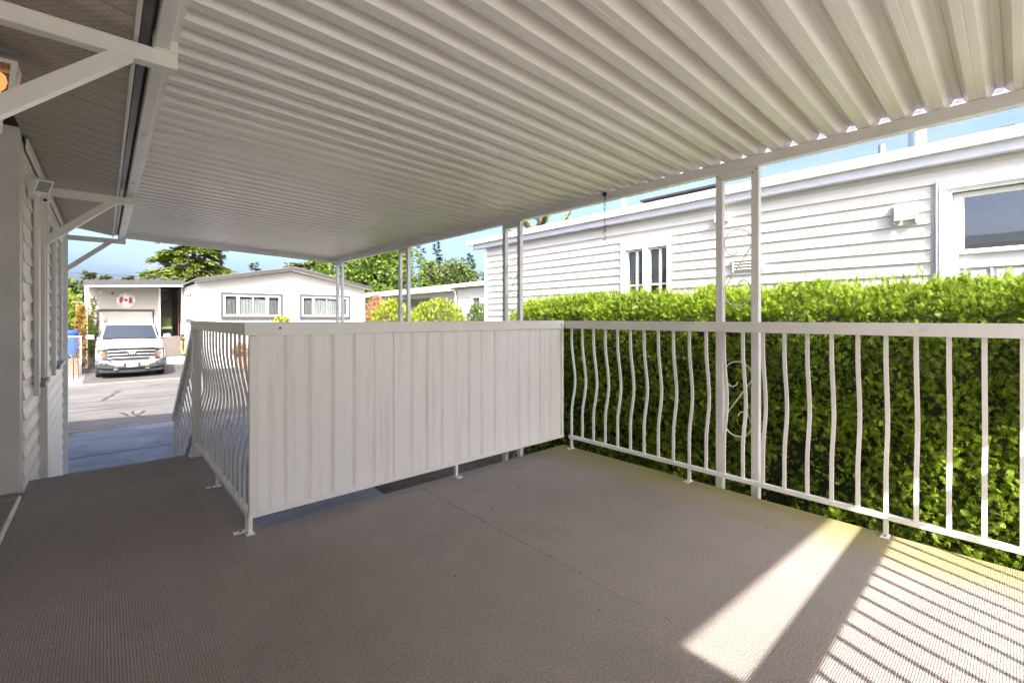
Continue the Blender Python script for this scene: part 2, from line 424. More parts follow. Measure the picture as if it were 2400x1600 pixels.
class MB:
    def __init__(s):
        s.v = []
        s.f = []
    def add(s, vs, fs):
        o = len(s.v)
        s.v += [tuple(p) for p in vs]
        s.f += [tuple(i + o for i in f) for f in fs]
        return s
    def box(s, x0, x1, y0, y1, z0, z1, b=0.0):
        if b <= 0:
            return s.add([(x, y, z) for x in (x0, x1) for y in (y0, y1) for z in (z0, z1)],
                         [(0, 1, 3, 2), (4, 6, 7, 5), (0, 4, 5, 1), (2, 3, 7, 6), (0, 2, 6, 4), (1, 5, 7, 3)])
        lo, hi = (x0, y0, z0), (x1, y1, z1)
        idx = {}
        vs = []
        for sx in (0, 1):
            for sy in (0, 1):
                for sz in (0, 1):
                    sg = (sx, sy, sz)
                    for ax in range(3):
                        p = []
                        for k in range(3):
                            e = hi[k] if sg[k] else lo[k]
                            if k != ax:
                                e += -b if sg[k] else b
                            p.append(e)
                        idx[(sg, ax)] = len(vs)
                        vs.append(p)
        fs = []
        def sgn(d):
            return tuple(d[k] for k in range(3))
        for ax in range(3):
            a1, a2 = [k for k in range(3) if k != ax]
            for t in (0, 1):
                q = []
                for u, w in ((0, 0), (1, 0), (1, 1), (0, 1)):
                    q.append(idx[(sgn({ax: t, a1: u, a2: w}), ax)])
                fs.append(q)
        for ax in range(3):
            a1, a2 = [k for k in range(3) if k != ax]
            for u in (0, 1):
                for w in (0, 1):
                    c0, c1 = sgn({ax: 0, a1: u, a2: w}), sgn({ax: 1, a1: u, a2: w})
                    fs.append((idx[(c0, a1)], idx[(c1, a1)], idx[(c1, a2)], idx[(c0, a2)]))
        for sx in (0, 1):
            for sy in (0, 1):
                for sz in (0, 1):
                    fs.append(tuple(idx[((sx, sy, sz), k)] for k in range(3)))
        return s.add(vs, fs)
    def prism(s, poly, axis, a0, a1):
        """poly in the two other axes (in xyz order), extruded along axis"""
        n = len(poly)
        def P(p, a):
            q = list(p)
            q.insert(axis, a)
            return q
        vs = [P(p, a0) for p in poly] + [P(p, a1) for p in poly]
        fs = [tuple(range(n)), tuple(range(n, 2 * n))] + [(i, (i + 1) % n, n + (i + 1) % n, n + i) for i in range(n)]
        return s.add(vs, fs)
    def hexa(s, p):
        """eight points: four of one end, four of the other"""
        return s.add(p, [(0, 1, 2, 3), (4, 5, 6, 7), (0, 1, 5, 4), (1, 2, 6, 5), (2, 3, 7, 6), (3, 0, 4, 7)])
    def bar(s, p0, p1, w, h, side=(1, 0, 0)):
        p0, p1 = Vector(p0), Vector(p1)
        d = (p1 - p0).normalized()
        a = Vector(side)
        a = (a - d * a.dot(d)).normalized()
        c = d.cross(a)
        q = [a * (i * w / 2) + c * (j * h / 2) for i, j in ((-1, -1), (1, -1), (1, 1), (-1, 1))]
        return s.hexa([p0 + k for k in q] + [p1 + k for k in q])
    def tube(s, pts, r, n=8, closed=False):
        pts = [Vector(p) for p in pts]
        m = len(pts)
        rr = r if isinstance(r, (list, tuple)) else [r] * m
        vs = []
        ref = Vector((0.31, 0.17, 0.93))
        for i, p in enumerate(pts):
            d = (pts[min(i + 1, m - 1)] - pts[max(i - 1, 0)]) if not closed else (pts[(i + 1) % m] - pts[i - 1])
            d.normalize()
            a = (ref - d * ref.dot(d)).normalized()
            c = d.cross(a)
            for k in range(n):
                t = 2 * math.pi * k / n
                vs.append(p + (a * math.cos(t) + c * math.sin(t)) * rr[i])
        fs = []
        for i in range(m - 1 if not closed else m):
            j = (i + 1) % m
            for k in range(n):
                fs.append((i * n + k, i * n + (k + 1) % n, j * n + (k + 1) % n, j * n + k))
        if not closed:
            fs += [tuple(range(n)), tuple(range((m - 1) * n, m * n))]
        return s.add(vs, fs)
    def cyl(s, p0, p1, r0, r1=None, n=16):
        return s.tube([p0, p1], [r0, r0 if r1 is None else r1], n)
    def loft(s, secs, cap=True, closed=True):
        n = len(secs[0])
        vs = [p for q in secs for p in q]
        fs = []
        for i in range(len(secs) - 1):
            for k in range(n if closed else n - 1):
                fs.append((i * n + k, i * n + (k + 1) % n, (i + 1) * n + (k + 1) % n, (i + 1) * n + k))
        if cap:
            fs += [tuple(range(n)), tuple(range((len(secs) - 1) * n, len(secs) * n))]
        return s.add(vs, fs)
    def mesh(s, name, org=(0, 0, 0), smooth=False):
        me = bpy.data.meshes.new(name)
        o = Vector(org)
        me.from_pydata([(p[0] - o.x, p[1] - o.y, p[2] - o.z) for p in s.v], [], s.f)
        bm = bmesh.new()
        bm.from_mesh(me)
        bmesh.ops.recalc_face_normals(bm, faces=bm.faces[:])
        bm.to_mesh(me)
        bm.free()
        if smooth:
            me.shade_smooth()
            me.set_sharp_from_angle(angle=R(35))
        return me
    def build(s, name, mat, parent=None, smooth=False):
        org = ORG[parent.name] if parent else Vector((0, 0, 0))
        me = s.mesh(name, org, smooth)
        me.materials.append(M[mat] if isinstance(mat, str) else mat)
        return link(name, me, parent)

def link(name, me, parent=None, loc=None):
    o = bpy.data.objects.new(name, me)
    COL.objects.link(o)
    if parent:
        o.parent = parent
        ORG[o.name] = ORG[parent.name].copy()
        if loc is not None:
            o.location = Vector(loc) - ORG[parent.name]
    else:
        ORG[o.name] = Vector((0, 0, 0))
        if loc is not None:
            o.location = loc
    return o

def thing(name, label, cat, loc=(0, 0, 0), group=None):
    o = bpy.data.objects.new(name, None)
    COL.objects.link(o)
    o.location = loc
    o.empty_display_size = 0.2
    ORG[o.name] = Vector(loc)
    o['label'] = label
    o['category'] = cat
    if group:
        o['group'] = group
    return o

def tag(o, label, cat, group=None, kind=None):
    o['label'] = label
    o['category'] = cat
    if group:
        o['group'] = group
    if kind:
        o['kind'] = kind
    return o

def struct(o):
    o['kind'] = 'structure'
    return o

def bx(name, mat, parent, *a, b=0.0):
    return MB().box(*a, b=b).build(name, mat, parent)

# ---- foliage
def cards(name, mat, parent, C, D, N, L, Wd, tmpl='leaf'):
    """leaf shapes at C, pointing along D, facing N"""
    C, D, N = (np.asarray(a, float) for a in (C, D, N))
    D /= np.linalg.norm(D, axis=1, keepdims=True) + 1e-9
    B = np.cross(D, N)
    B /= np.linalg.norm(B, axis=1, keepdims=True) + 1e-9
    N = np.cross(B, D)
    L = np.broadcast_to(np.asarray(L, float), (len(C),))
    Wd = np.broadcast_to(np.asarray(Wd, float), (len(C),))
    T, F = TMPL[tmpl]
    V = (C[:, None, :] + D[:, None, :] * (T[None, :, 0:1] * L[:, None, None])
         + B[:, None, :] * (T[None, :, 1:2] * Wd[:, None, None]) + N[:, None, :] * (T[None, :, 2:3] * L[:, None, None]))
    n, k = len(C), len(T)
    V = V.reshape(-1, 3) - np.array(ORG[parent.name] if parent else (0, 0, 0))
    q = (np.arange(n)[:, None, None] * k + F[None]).reshape(-1)
    nf = n * len(F)
    me = bpy.data.meshes.new(name)
    me.vertices.add(len(V))
    me.vertices.foreach_set('co', V.astype(np.float32).ravel())
    me.loops.add(nf * 4)
    me.loops.foreach_set('vertex_index', q.astype(np.int32))
    me.polygons.add(nf)
    me.polygons.foreach_set('loop_start', (np.arange(nf) * 4).astype(np.int32))
    me.update(calc_edges=True)
    me.materials.append(M[mat])
    return link(name, me, parent)

def _frond():
    T, F = [], []
    def dia(o, ang, l, w, bend):
        ca, sa = math.cos(ang), math.sin(ang)
        i = len(T)
        for a, b2, zz in ((0, 0, 0), (0.45, w, bend * .3), (1, 0, bend), (0.45, -w, bend * .3)):
            T.append((o[0] + (a * ca) * l - b2 * sa, o[1] + (a * sa) * l + b2 * ca, o[2] + zz * l))
        F.append((i, i + 1, i + 2, i + 3))
    dia((0, 0, 0), 0, 1, 0.065, -0.18)
    for x, a, l in ((0.12, 0.80, 0.55), (0.16, -0.75, 0.58), (0.32, 0.66, 0.50), (0.36, -0.68, 0.48), (0.54, 0.58, 0.36), (0.58, -0.55, 0.36), (0.76, 0.5, 0.22)):
        dia((x, 0, -0.05 * x), a, l, 0.055, -0.15)
    return np.array(T), np.array(F)
TMPL = {'leaf': (np.array([(0, 0, 0), (0.5, 0.5, 0.06), (1, 0, -0.08), (0.5, -0.5, 0.06)]), np.array([(0, 1, 2, 3)])),
        'frond': _frond()}

def lump(P, s=1.0):
    x, y, z = P[:, 0] * s, P[:, 1] * s, P[:, 2] * s
    return (np.sin(3.1 * y + 1.7 * z) * np.cos(2.3 * z - 1.1 * x + 0.6) + 0.6 * np.sin(6.7 * y - 3.9 * z + 2 * x) * np.sin(5.3 * z + 2.9 * x + 1)
            + 0.4 * np.sin(13 * y + 9 * z) * np.cos(11 * z - 7 * x)) / 2

def shrub(parent, mat, c, r, n, L, w, tmpl='frond', up=0.5, flat=0.0, s=1.5, zmin=None):
    """leaves over an ellipsoid"""
    d = rng.normal(size=(n, 3))
    d /= np.linalg.norm(d, axis=1, keepdims=True)
    rr = np.array(r)
    P = d * rr
    k = 1 + 0.10 * lump(P + np.array(c), s) - np.abs(rng.normal(size=n)) * 0.10
    P = P * k[:, None] + np.array(c)
    if zmin is not None:
        ok = P[:, 2] > zmin
        P, d = P[ok], d[ok]
    m = len(P)
    D = d + np.array([0, 0, up]) + rng.normal(size=(m, 3)) * 0.55
    N = d + rng.normal(size=(m, 3)) * 0.5
    return cards('foliage', mat, parent, P, D, N, L * rng.uniform(0.6, 1.25, m), w * rng.uniform(0.7, 1.2, m), tmpl)

# ------------------------------------------------------------------ the ground
G = -0.85
def sheet(name, mat, x0, x1, y0, y1, z, parent=None):
    o = MB().add([(x0, y0, z), (x1, y0, z), (x1, y1, z), (x0, y1, z)], [(0, 1, 2, 3)]).build(name, mat, parent)
    return struct(o) if parent is None else o
G2 = -1.05                         # the far side of the street lies a little lower
def rg(y):
    return G + (G2 - G) * min(1, max(0, (y - 11.0) / 9.1))
MB().add([(x, y, rg(y) - .012) for y in (-500, 11.0, 20.1, 600) for x in (-500, 500)], [(0, 1, 3, 2), (2, 3, 5, 4), (4, 5, 7, 6)]).build('ground', 'ground')
struct(bpy.data.objects['ground'])
sheet('rear_bounce_ground', 'patio', -1.2, 14, -16, -2.62, G - 0.004)  # unseen pale ground, added to bounce sunlight up under the roof
sheet('soil_bed', 'soil', 2.35, 5.9, -2.6, 8.6, G - 0.004)
MB().add([(-0.42, 4.0, G), (2.34, 2.0, G), (2.34, 10.82, G), (0.0, 10.86, G), (-0.36, 10.84, G), (-0.43, 10.4, G)], [(0, 1, 2, 3, 4, 5)]).build('driveway', 'drive')
struct(bpy.data.objects['driveway'])
for yj in (8.86, 6.4):
    bx('expansion_joint', 'tar', bpy.data.objects['driveway'], -0.4, 2.3, yj, yj + 0.012, G + 0.001, G + 0.004)
road = struct(MB().add([(-200, 11.0, G), (200, 11.0, G), (200, 20.1, G2), (-200, 20.1, G2)], [(0, 1, 2, 3)]).build('road', 'road'))
struct(MB().box(-200, 200, 10.885, 10.998, G - 0.1, G + 0.006).build('gutter_strip', 'kerb'))
struct(MB().box(-200, 200, 20.102, 20.42, G2 - 0.1, G2 + 0.012).build('kerb_strip', 'kerb'))
sheet('garage_driveway', 'asphalt', -0.52, 4.4, 20.422, 28.6, G2)
sheet('gravel_yard', 'gravel', -14, -0.524, 20.422, 24.6, G2)
def ribbon(pts, wd):
    vs, n = [], len(pts)
    for i, (x, y) in enumerate(pts):
        a, b2 = pts[max(i - 1, 0)], pts[min(i + 1, n - 1)]
        d = Vector((b2[0] - a[0], b2[1] - a[1], 0)).normalized()
        q = Vector((-d.y, d.x, 0)) * (wd * random.uniform(0.6, 1.3) / 2)
        vs += [(x + q.x, y + q.y, rg(y + q.y) + 0.004), (x - q.x, y - q.y, rg(y - q.y) + 0.004)]
    MB().add(vs, [(2 * i, 2 * i + 1, 2 * i + 3, 2 * i + 2) for i in range(n - 1)]).build('tar_seal', 'tar', road)
def wob(x0, x1, y, a):
    k = 40
    return [(x0 + (x1 - x0) * i / k, y + random.uniform(-a, a)) for i in range(k + 1)]
ribbon(wob(-6, 8, 13.55, 0.015), 0.045)
ribbon(wob(-6, 8, 14.2, 0.02), 0.03)
ribbon(wob(-6, 8, 15.2, 0.03), 0.05)
ribbon([(-0.02, 15.3), (0.07, 15.9), (0.17, 16.3), (0.18, 16.6), (0.27, 16.9), (0.36, 17.0), (0.24, 17.3), (0.30, 17.5), (0.45, 17.6)], 0.075)
ribbon([(0.62, 11.6), (0.52, 12.0), (0.45, 12.4), (0.47, 12.75)], 0.06)
ribbon([(0.52, 12.1), (0.62, 12.45), (0.66, 12.7)], 0.06)
ribbon([(0.38, 12.1), (0.33, 12.5), (0.25, 12.75)], 0.05)
ribbon([(0.2, 18.3), (0.4, 18.2), (0.75, 18.25)], 0.03)
ribbon([(1.0, 18.0), (1.25, 18.3), (1.3, 18.5)], 0.045)

# ------------------------------------------------------------------ the deck
deck = thing('deck', 'raised deck covered in brown outdoor carpet', 'deck', (1.3, 1.0, G))
EX, EY, EY2 = 3.03, 2.70, 4.56
def ell(z0, z1, e=0.0):
    poly = [(-0.375, -2.6), (EX - e, -2.6), (EX - e, EY - e), (0.62 - e, EY - e), (0.62 - e, EY2 - e), (-0.40, EY2 - e), (-0.40, 4.16), (-0.375, 4.16)]
    return MB().prism(poly, 2, z0, z1)
ell(-0.19, -0.008, 0.012).build('platform', 'timber', deck)
ell(-0.007, 0.0).build('carpet', 'carpet', deck)
MB().box(1.559, 1.563, -2.6, 2.69, 0.0005, 0.0024).build('carpet_seam', vmat('pale_seam', (0.40, 0.35, 0.32), 0.9, var=0.4, scale=30), deck)
for x in (0.5, 2.9):
    for y in (-0.6, 1.1, 2.55):
        bx('support_post', 'timber', deck, x - .045, x + .045, y - .045, y + .045, G, -0.19)
for i in range(4):
    z = -0.17 * (i + 1)
    y = EY2 + 0.25 * i
    bx('stair_tread', 'stairgrey', deck, -0.36, 0.55, y + 0.003, y + 0.26, z - 0.035, z, b=0.006)
    bx('stair_riser', 'stairgrey', deck, -0.36, 0.55, y + 0.004, y + 0.02, z + 0.001 if i else -0.188 + .03, z + 0.134) if i else None
for x in (-0.375, 0.555):
    MB().prism([(EY2 + 0.002, -0.2), (EY2 + 0.002, -0.42), (5.45, G), (5.64, G), (5.64, -0.72)], 0, x, x + 0.012).build('stringer', 'timber', deck)
# seeds and bits of dirt left on the carpet
deb = MB()
for i in range(16):
    x, y = random.uniform(-0.3, 2.95), random.uniform(0.45, 2.6)
    if random.random() < .25:
        x, y = random.uniform(-0.3, 0.5), random.uniform(0.5, 4.4)
    r = random.uniform(0.0015, 0.004)
    a = random.uniform(0, 6.28)
    deb.bar((x, y, 0.003), (x + math.cos(a) * r * 2, y + math.sin(a) * r * 2, 0.004), r, 0.003, (0, 0, 1))
o = deb.build('dirt_specks', vmat('dry_leaf_bits', (0.05, 0.035, 0.025), 0.9, var=0.5, scale=30), None)
tag(o, 'tiny dark seeds and leaf bits on the carpet', 'litter', kind='stuff')

# ------------------------------------------------------------------ railings
RT0, RT1, BB0, BB1 = 1.03, 1.095, 0.086, 0.112
def belly(z):
    if z >= 0.93 or z <= 0.30:
        return 0.0
    t = (0.93 - z) / 0.36 if z > 0.57 else (z - 0.30) / 0.27
    return 0.046 * (t * t * (3 - 2 * t))
def baluster_mesh(along, z0=BB1, z1=RT0, zoff=0.0):
    """square bar with an outward belly towards +X (along = run of the railing)"""
    b = MB()
    zs = [z0] + [0.30 + 0.045 * i for i in range(15)] + [z1]
    zs = sorted(z for z in set(zs) if z0 <= z <= z1)
    h = 0.0095
    secs = []
    for z in zs:
        o = belly(z) if along == 'Y' else 0.0
        k = .0058 if along == 'Y' else h
        secs.append([(o - k, -h, z), (o + k, -h, z), (o + k, h, z), (o - k, h, z)])
    b.loft(secs)
    return b.mesh('baluster')
BAL_Y = baluster_mesh('Y')
BAL_Y.materials.append(M['rail'])
BAL_X = baluster_mesh('X')
BAL_X.materials.append(M['rail'])
def foot(parent, x, y, dx=0.0, dy=0.0):
    b = MB()
    b.box(x - .0095, x + .0095, y - .0095, y + .0095, 0.0045, BB0 - .0005)
    b.box(x - .02 + min(dx, 0), x + .02 + max(dx, 0), y - .018 + min(dy, 0), y + .018 + max(dy, 0), 0.0002, 0.0046)
    b.build('foot', 'rail', parent)
    MB().cyl((x + dx * .7, y + dy * .7, .0047), (x + dx * .7, y + dy * .7, .0085), .006, n=8).build('screw', 'iron', parent)

rr_ = thing('deck_railing', 'long white railing with bellied bars running beside the hedge', 'railing', (3.0, 1.0, 0))
bx('top_rail', 'rail', rr_, 2.968, 3.034, -0.66, 2.625, RT0, RT1, b=0.003)
bx('bottom_rail', 'rail', rr_, 2.985, 3.017, -0.66, 2.60, BB0, BB1, b=0.002)
ys = [2.574 - 0.1175 * i for i in range(28)]
for y in ys:
    link('baluster', BAL_Y, rr_, (3.0, y, 0))
for y in (2.574, ys[9], ys[18], ys[27]):
    foot(rr_, 3.0, y, -0.03, 0)

pr = thing('privacy_railing', 'railing closed with white corrugated metal sheets in mid deck', 'railing', (1.8, 2.66, 0))
bx('top_rail', 'rail', pr, 0.532, 2.966, 2.63, 2.692, RT0 - .002, RT1 + .003, b=0.003)
bx('bottom_rail', 'rail', pr, 0.555, 2.983, 2.644, 2.676, BB0, BB1, b=0.002)
def sheet_panel(x0, x1):
    """ribbed metal sheet: flat strips with narrow V grooves, facing the camera side (-Y)"""
    xs, off = [x0], [0.0]
    n = max(1, round((x1 - x0) / 0.119))
    st = (x1 - x0) / n
    for i in range(1, n):
        c = x0 + st * i
        for dx, q in ((-.030, 0), (-.014, .0022), (-.004, .0055), (.003, .0058), (.009, .0024), (.020, 0)):
            xs.append(c + dx)
            off.append(q)
    xs.append(x1)
    off.append(0.0)
    front = [(x, 2.650 + q + 0.0015 * math.sin(x * 40)) for x, q in zip(xs, off)]
    back = [(x, y + 0.003) for x, y in reversed(front)]
    return MB().prism(front + back, 2, BB1 + .001, RT0 - .003).build('panel_sheet', 'sheet', pr)
def sheet_mat():
    m, nt, b = base_mat('white_ribbed_sheet', 0.4)
    c = ramp2(nt, noise(nt, 2.2, 5), (0.81, 0.80, 0.795), (0.855, 0.845, 0.84), 0.3, 0.7)
    # grey grime run down in streaks, thickest where the grooves hold water
    st = noise(nt, 9, 6, 0.65, stretch=(2.2, 1, 0.12))
    c = mixc(nt, ramp2(nt, st, (0, 0, 0), (0.55, 0.55, 0.55), 0.52, 0.80), c, (0.50, 0.475, 0.45))
    sc = noise(nt, 34, 5, 0.6, stretch=(0.25, 1, 2.2))
    c = mixc(nt, ramp2(nt, sc, (0, 0, 0), (0.35, 0.35, 0.35), 0.70, 0.74), c, (0.45, 0.42, 0.39))
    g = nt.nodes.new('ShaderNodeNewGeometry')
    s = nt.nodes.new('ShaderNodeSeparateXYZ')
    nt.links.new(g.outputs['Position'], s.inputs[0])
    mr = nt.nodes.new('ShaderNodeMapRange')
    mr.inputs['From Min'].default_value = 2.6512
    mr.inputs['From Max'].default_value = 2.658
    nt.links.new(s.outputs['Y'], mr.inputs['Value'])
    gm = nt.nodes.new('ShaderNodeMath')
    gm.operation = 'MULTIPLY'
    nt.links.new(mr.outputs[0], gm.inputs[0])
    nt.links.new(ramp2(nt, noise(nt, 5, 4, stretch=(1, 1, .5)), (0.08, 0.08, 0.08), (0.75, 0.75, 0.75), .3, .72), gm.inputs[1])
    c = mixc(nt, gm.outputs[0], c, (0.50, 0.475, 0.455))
    nt.links.new(c, b.inputs['Base Color'])
    bump(nt, b, noise(nt, 3, 2), 0.004, 0.25)
    return m
M['sheet'] = sheet_mat()
sheet_panel(0.602, 1.366)
sheet_panel(1.384, 2.199)
sheet_panel(2.217, 2.94)
for x in (1.366, 2.199):
    MB().box(x + .0005, x + .0175, 2.643, 2.653, BB1 + .001, RT0 - .003, b=.002).build('seam_strip', 'rail', pr)
for x, w in ((0.556, .044), (2.942, .03)):
    MB().box(x, x + w, 2.638, 2.668, BB1 + .001, RT0 - .003, b=.004).build('corner_post', 'post', pr)
sc_ = MB()
for x in (0.722, 1.344, 1.62, 2.10, 2.176, 2.68):
    for z in (0.20, 0.93):
        sc_.cyl((x + .03, 2.6535, z), (x + .03, 2.6485, z), .0024, n=6)
sc_.build('rivet', 'fasciagrey', pr)['kind'] = 'stuff'
MB().cyl((0.70, 2.631, 1.066), (0.70, 2.627, 1.066), .006, n=10).build('screw', 'screw', pr)
MB().cyl((2.93, 2.631, 1.062), (2.93, 2.627, 1.062), .006, n=10).build('screw', 'screw', pr)
foot(pr, 0.566, 2.664, 0, 0.0)
foot(pr, 1.86, 2.664, 0, -0.035)

lr = thing('walkway_railing', 'short white railing of bellied bars beside the stair landing', 'railing', (0.565, 3.6, 0))
bx('top_rail', 'rail', lr, 0.534, 0.598, 2.696, 4.56, RT0, RT1, b=0.003)
bx('bottom_rail', 'rail', lr, 0.549, 0.581, 2.68, 4.5, BB0, BB1, b=0.002)
for i in range(15):
    link('baluster', BAL_Y, lr, (0.565, 2.79 + 0.1175 * i, 0))
bx('newel_post', 'rail', lr, 0.535, 0.595, 4.455, 4.515, 0.006, RT0 - .001, b=0.003)
bx('base_plate', 'rail', lr, 0.515, 0.615, 4.44, 4.53, 0.0003, 0.0055)
foot(lr, 0.565, 2.72, -0.045, 0)
foot(lr, 0.565, 3.573, -0.045, 0)

sr = thing('stair_railing', 'white sloping handrail going down the deck stairs', 'railing', (0.565, 5.2, G))
MB().bar((0.565, 4.53, 1.01), (0.565, 5.92, 0.075), 0.06, 0.06).build('top_rail', 'rail', sr)
MB().bar((0.565, 4.55, 0.25), (0.565, 5.86, -0.66), 0.028, 0.026).build('bottom_rail', 'rail', sr)
for i in range(10):
    y = 4.65 + 0.118 * i
    dz = -(y - 4.53) * 0.6727
    b = MB()
    zs = [0.27, 0.33, 0.40, 0.48, 0.57, 0.66, 0.75, 0.84, 0.93, 0.97]
    b.loft([[(0.565 + belly(z) + sx * .0095, y + sy * .0095, z + dz) for sx, sy in ((-.62, -1), (.62, -1), (.62, 1), (-.62, 1))] for z in zs])
    b.build('baluster', 'rail', sr)
bx('newel_post', 'rail', sr, 0.54, 0.59, 5.80, 5.85, G, 0.09, b=0.003)

br_ = thing('rear_railing', 'white straight-bar railing across the back end of the deck', 'railing', (2.1, -0.7, 0))
bx('top_rail', 'rail', br_, -0.36, 3.034, -0.74, -0.665, RT0, RT1, b=0.003)
bx('bottom_rail', 'rail', br_, -0.36, 2.99, -0.716, -0.684, BB0, BB1, b=0.002)
for i in range(28):
    link('baluster', BAL_X, br_, (-0.285 + 0.1175 * i, -0.70, 0))
foot(br_, 1.40, -0.70, 0, .03)
foot(br_, 2.30, -0.70, 0, .03)

# ------------------------------------------------------------------ the patio cover
pc = thing('patio_cover', 'white ribbed aluminium patio roof on paired scroll posts', 'patio cover', (1.7, 3.2, G))
RY0, RY1 = -1.72, 8.09
def rz(x):
    return 2.149 + (3.06 - x) * 0.0355
PER = 0.1433
def pan_mesh():
    """one interlocking roof pan: half crown, flat pan with a crease, half crown, 2 mm thick"""
    pr_ = [(-0.0020, .0575), (-0.0015, .0620), (0.0125, .0620), (0.0135, .0585), (0.016, .0595), (0.041, .006), (0.0435, .0005), (0.070, .0), (0.0725, .0018), (0.075, .0),
           (0.1015, .0005), (0.104, .006), (0.129, .0595), (0.1325, .0560), (0.1335, .0590), (0.1432, .0592)]
    b = MB()
    secs = []
    for x in (0.223, 3.16):
        lo = [(x, y, z + rz(x)) for y, z in pr_]
        hi = [(x, y, z + rz(x) + 0.002) for y, z in reversed(pr_)]
        secs.append(lo + hi)
    b.loft(secs)
    return b.mesh('roof_pan', (0, 0, 0))
PAN = pan_mesh()
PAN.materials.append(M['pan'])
k0 = 0.0593 - 0.5 * 0.0
npan = 0
y = 0.0593 - PER * 12
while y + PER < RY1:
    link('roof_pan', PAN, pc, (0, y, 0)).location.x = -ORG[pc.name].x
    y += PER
    npan += 1
for o in [c for c in pc.children if c.name.startswith('roof_pan')]:
    o.location.z = -ORG[pc.name].z
ROOF_END = y
# main beam with lips, outer gutter fascia
bm_ = MB()
bm_.box(3.062, 3.068, -1.7, 8.12, 2.082, 2.146)
bm_.box(3.068, 3.118, -1.7, 8.12, 2.082, 2.087)
bm_.box(3.068, 3.118, -1.7, 8.12, 2.140, 2.1455)
bm_.box(3.113, 3.118, -1.7, 8.12, 2.087, 2.098)
bm_.build('beam', 'alu', pc)
fs_ = MB()
fs_.box(3.172, 3.178, -1.74, 8.13, 2.105, 2.232)
fs_.box(3.122, 3.172, -1.74, 8.13, 2.105, 2.110)
fs_.box(3.156, 3.172, -1.74, 8.13, 2.226, 2.232)
fs_.build('eave_gutter', 'bluegrey', pc)
MB().hexa([(0.20, ROOF_END + .002, 2.196), (0.20, ROOF_END + .03, 2.196), (0.20, ROOF_END + .03, 2.32), (0.20, ROOF_END + .002, 2.32),
           (3.165, ROOF_END + .002, 2.084), (3.165, ROOF_END + .03, 2.084), (3.165, ROOF_END + .03, 2.22), (3.165, ROOF_END + .002, 2.22)]).build('end_fascia', 'alu', pc)
MB().hexa([(0.20, -1.70, 2.196), (0.20, -1.67, 2.196), (0.20, -1.67, 2.32), (0.20, -1.70, 2.32),
           (3.165, -1.70, 2.084), (3.165, -1.67, 2.084), (3.165, -1.67, 2.22), (3.165, -1.70, 2.22)]).build('end_fascia', 'alu', pc)
lg = MB()
lg.box(0.148, 0.196, -1.7, 8.1, 2.178, 2.30, b=.003)
lg.build('ledger', 'alu', pc)
lt = MB()
lt.box(0.1965, 0.222, -1.7, 8.1, 2.222, 2.230)
lt.box(0.1965, 0.2005, -1.7, 8.1, 2.230, 2.315)
lt.build('ledger_trim', 'alu', pc)
for yj in (3.35, 4.62, 6.7):
    d = MB()
    for a, c in ((0, 0), (.03, .012), (.055, -.004)):
        d.cyl((0.172 + c, yj + a, 2.1785), (0.172 + c, yj + a, 2.1755), .0035, n=8)
    d.build('screw', 'screw', pc)

def scroll(z0, z1, yc, x, w):
    """an S of bent flat bar standing in the gap of a paired post"""
    r = w / 2
    top, bot = z1 - r, z0 + r
    pts = []
    for i in range(9):                       # inner curl of the top loop
        t = R(330 - i * 150 / 8)
        q = r * (0.42 + 0.34 * i / 8)
        pts.append((yc - r * 0.30 + q * math.cos(t) * .75, top - r * 0.30 + q * math.sin(t)))
    for i in range(13):
        t = R(180 - i * 200 / 12)
        pts.append((yc + r * math.cos(t), top + r * math.sin(t)))
    pts2 = [(2 * yc - p[0], z0 + z1 - p[1]) for p in reversed(pts)]
    return [(x, -(p[0] - yc) + yc, p[1]) for p in pts + pts2]
def post(yc):
    p = MB().box(3.07, 3.112, yc - .089, yc + .089, 2.03, 2.0815).build('post', 'alu', pc)
    for s in (-1, 1):
        bx('leg', 'alu', p, 3.07, 3.114, yc + s * .1125 - .0228, yc + s * .1125 + .0228, G, 2.0812, b=.0025)
    for z0, z1 in ((1.20, 1.70), (0.345, 0.835), (-0.55, -0.06)):
        MB().tube(scroll(z0, z1, yc, 3.092, .178), .0042, 6).build('scroll', 'alu', p, True)
    d = MB()
    for s in (-1, 1):
        for dy, z in ((.008, 2.062), (-.010, 2.045)):
            d.cyl((3.0705, yc + s * .1125 + dy * s, z), (3.066, yc + s * .1125 + dy * s, z), .004, n=8)
    d.build('screw', 'screw', p)
for yc in (1.232, 3.437, 5.672, 7.97, -0.98):
    post(yc)
d = MB()
for i in range(6):
    d.cyl((3.0625, 5.28 + i * .11, 2.128 - (i % 2) * .012), (3.058, 5.28 + i * .11, 2.128 - (i % 2) * .012), .004, n=8)
d.build('screw', 'screw', pc)

def bracket(yc):
    """column on the house wall with arm and brace carrying the ledger"""
    h = .026
    p = MB().box(-0.335, 0.222, yc - h, yc + h, 2.112, 2.174, b=.002).build('bracket', 'post', pc)
    bx('column', 'post', p, -0.386, -0.3355, yc - h + .001, yc + h - .001, G, 2.18, b=.002)
    MB().hexa([(-0.3352, yc - h + .002, 1.715), (-0.3352, yc + h - .002, 1.715), (-0.3352, yc + h - .002, 1.79), (-0.3352, yc - h + .002, 1.79),
               (0.085, yc - h + .002, 2.1115), (0.085, yc + h - .002, 2.1115), (0.010, yc + h - .002, 2.1118), (0.010, yc - h + .002, 2.1118)]).build('brace', 'post', p)
    bx('hanger_strap', 'post', p, 0.1435, 0.2228, yc - h - .005, yc + h + .005, 2.1735, 2.285, b=.002)
    MB().cyl((0.19, yc - h - .0052, 2.268), (0.19, yc - h - .009, 2.268), .005, n=10).build('screw', 'iron', p)
for yc in (2.28, 5.25, 8.06, -0.5):
    bracket(yc)

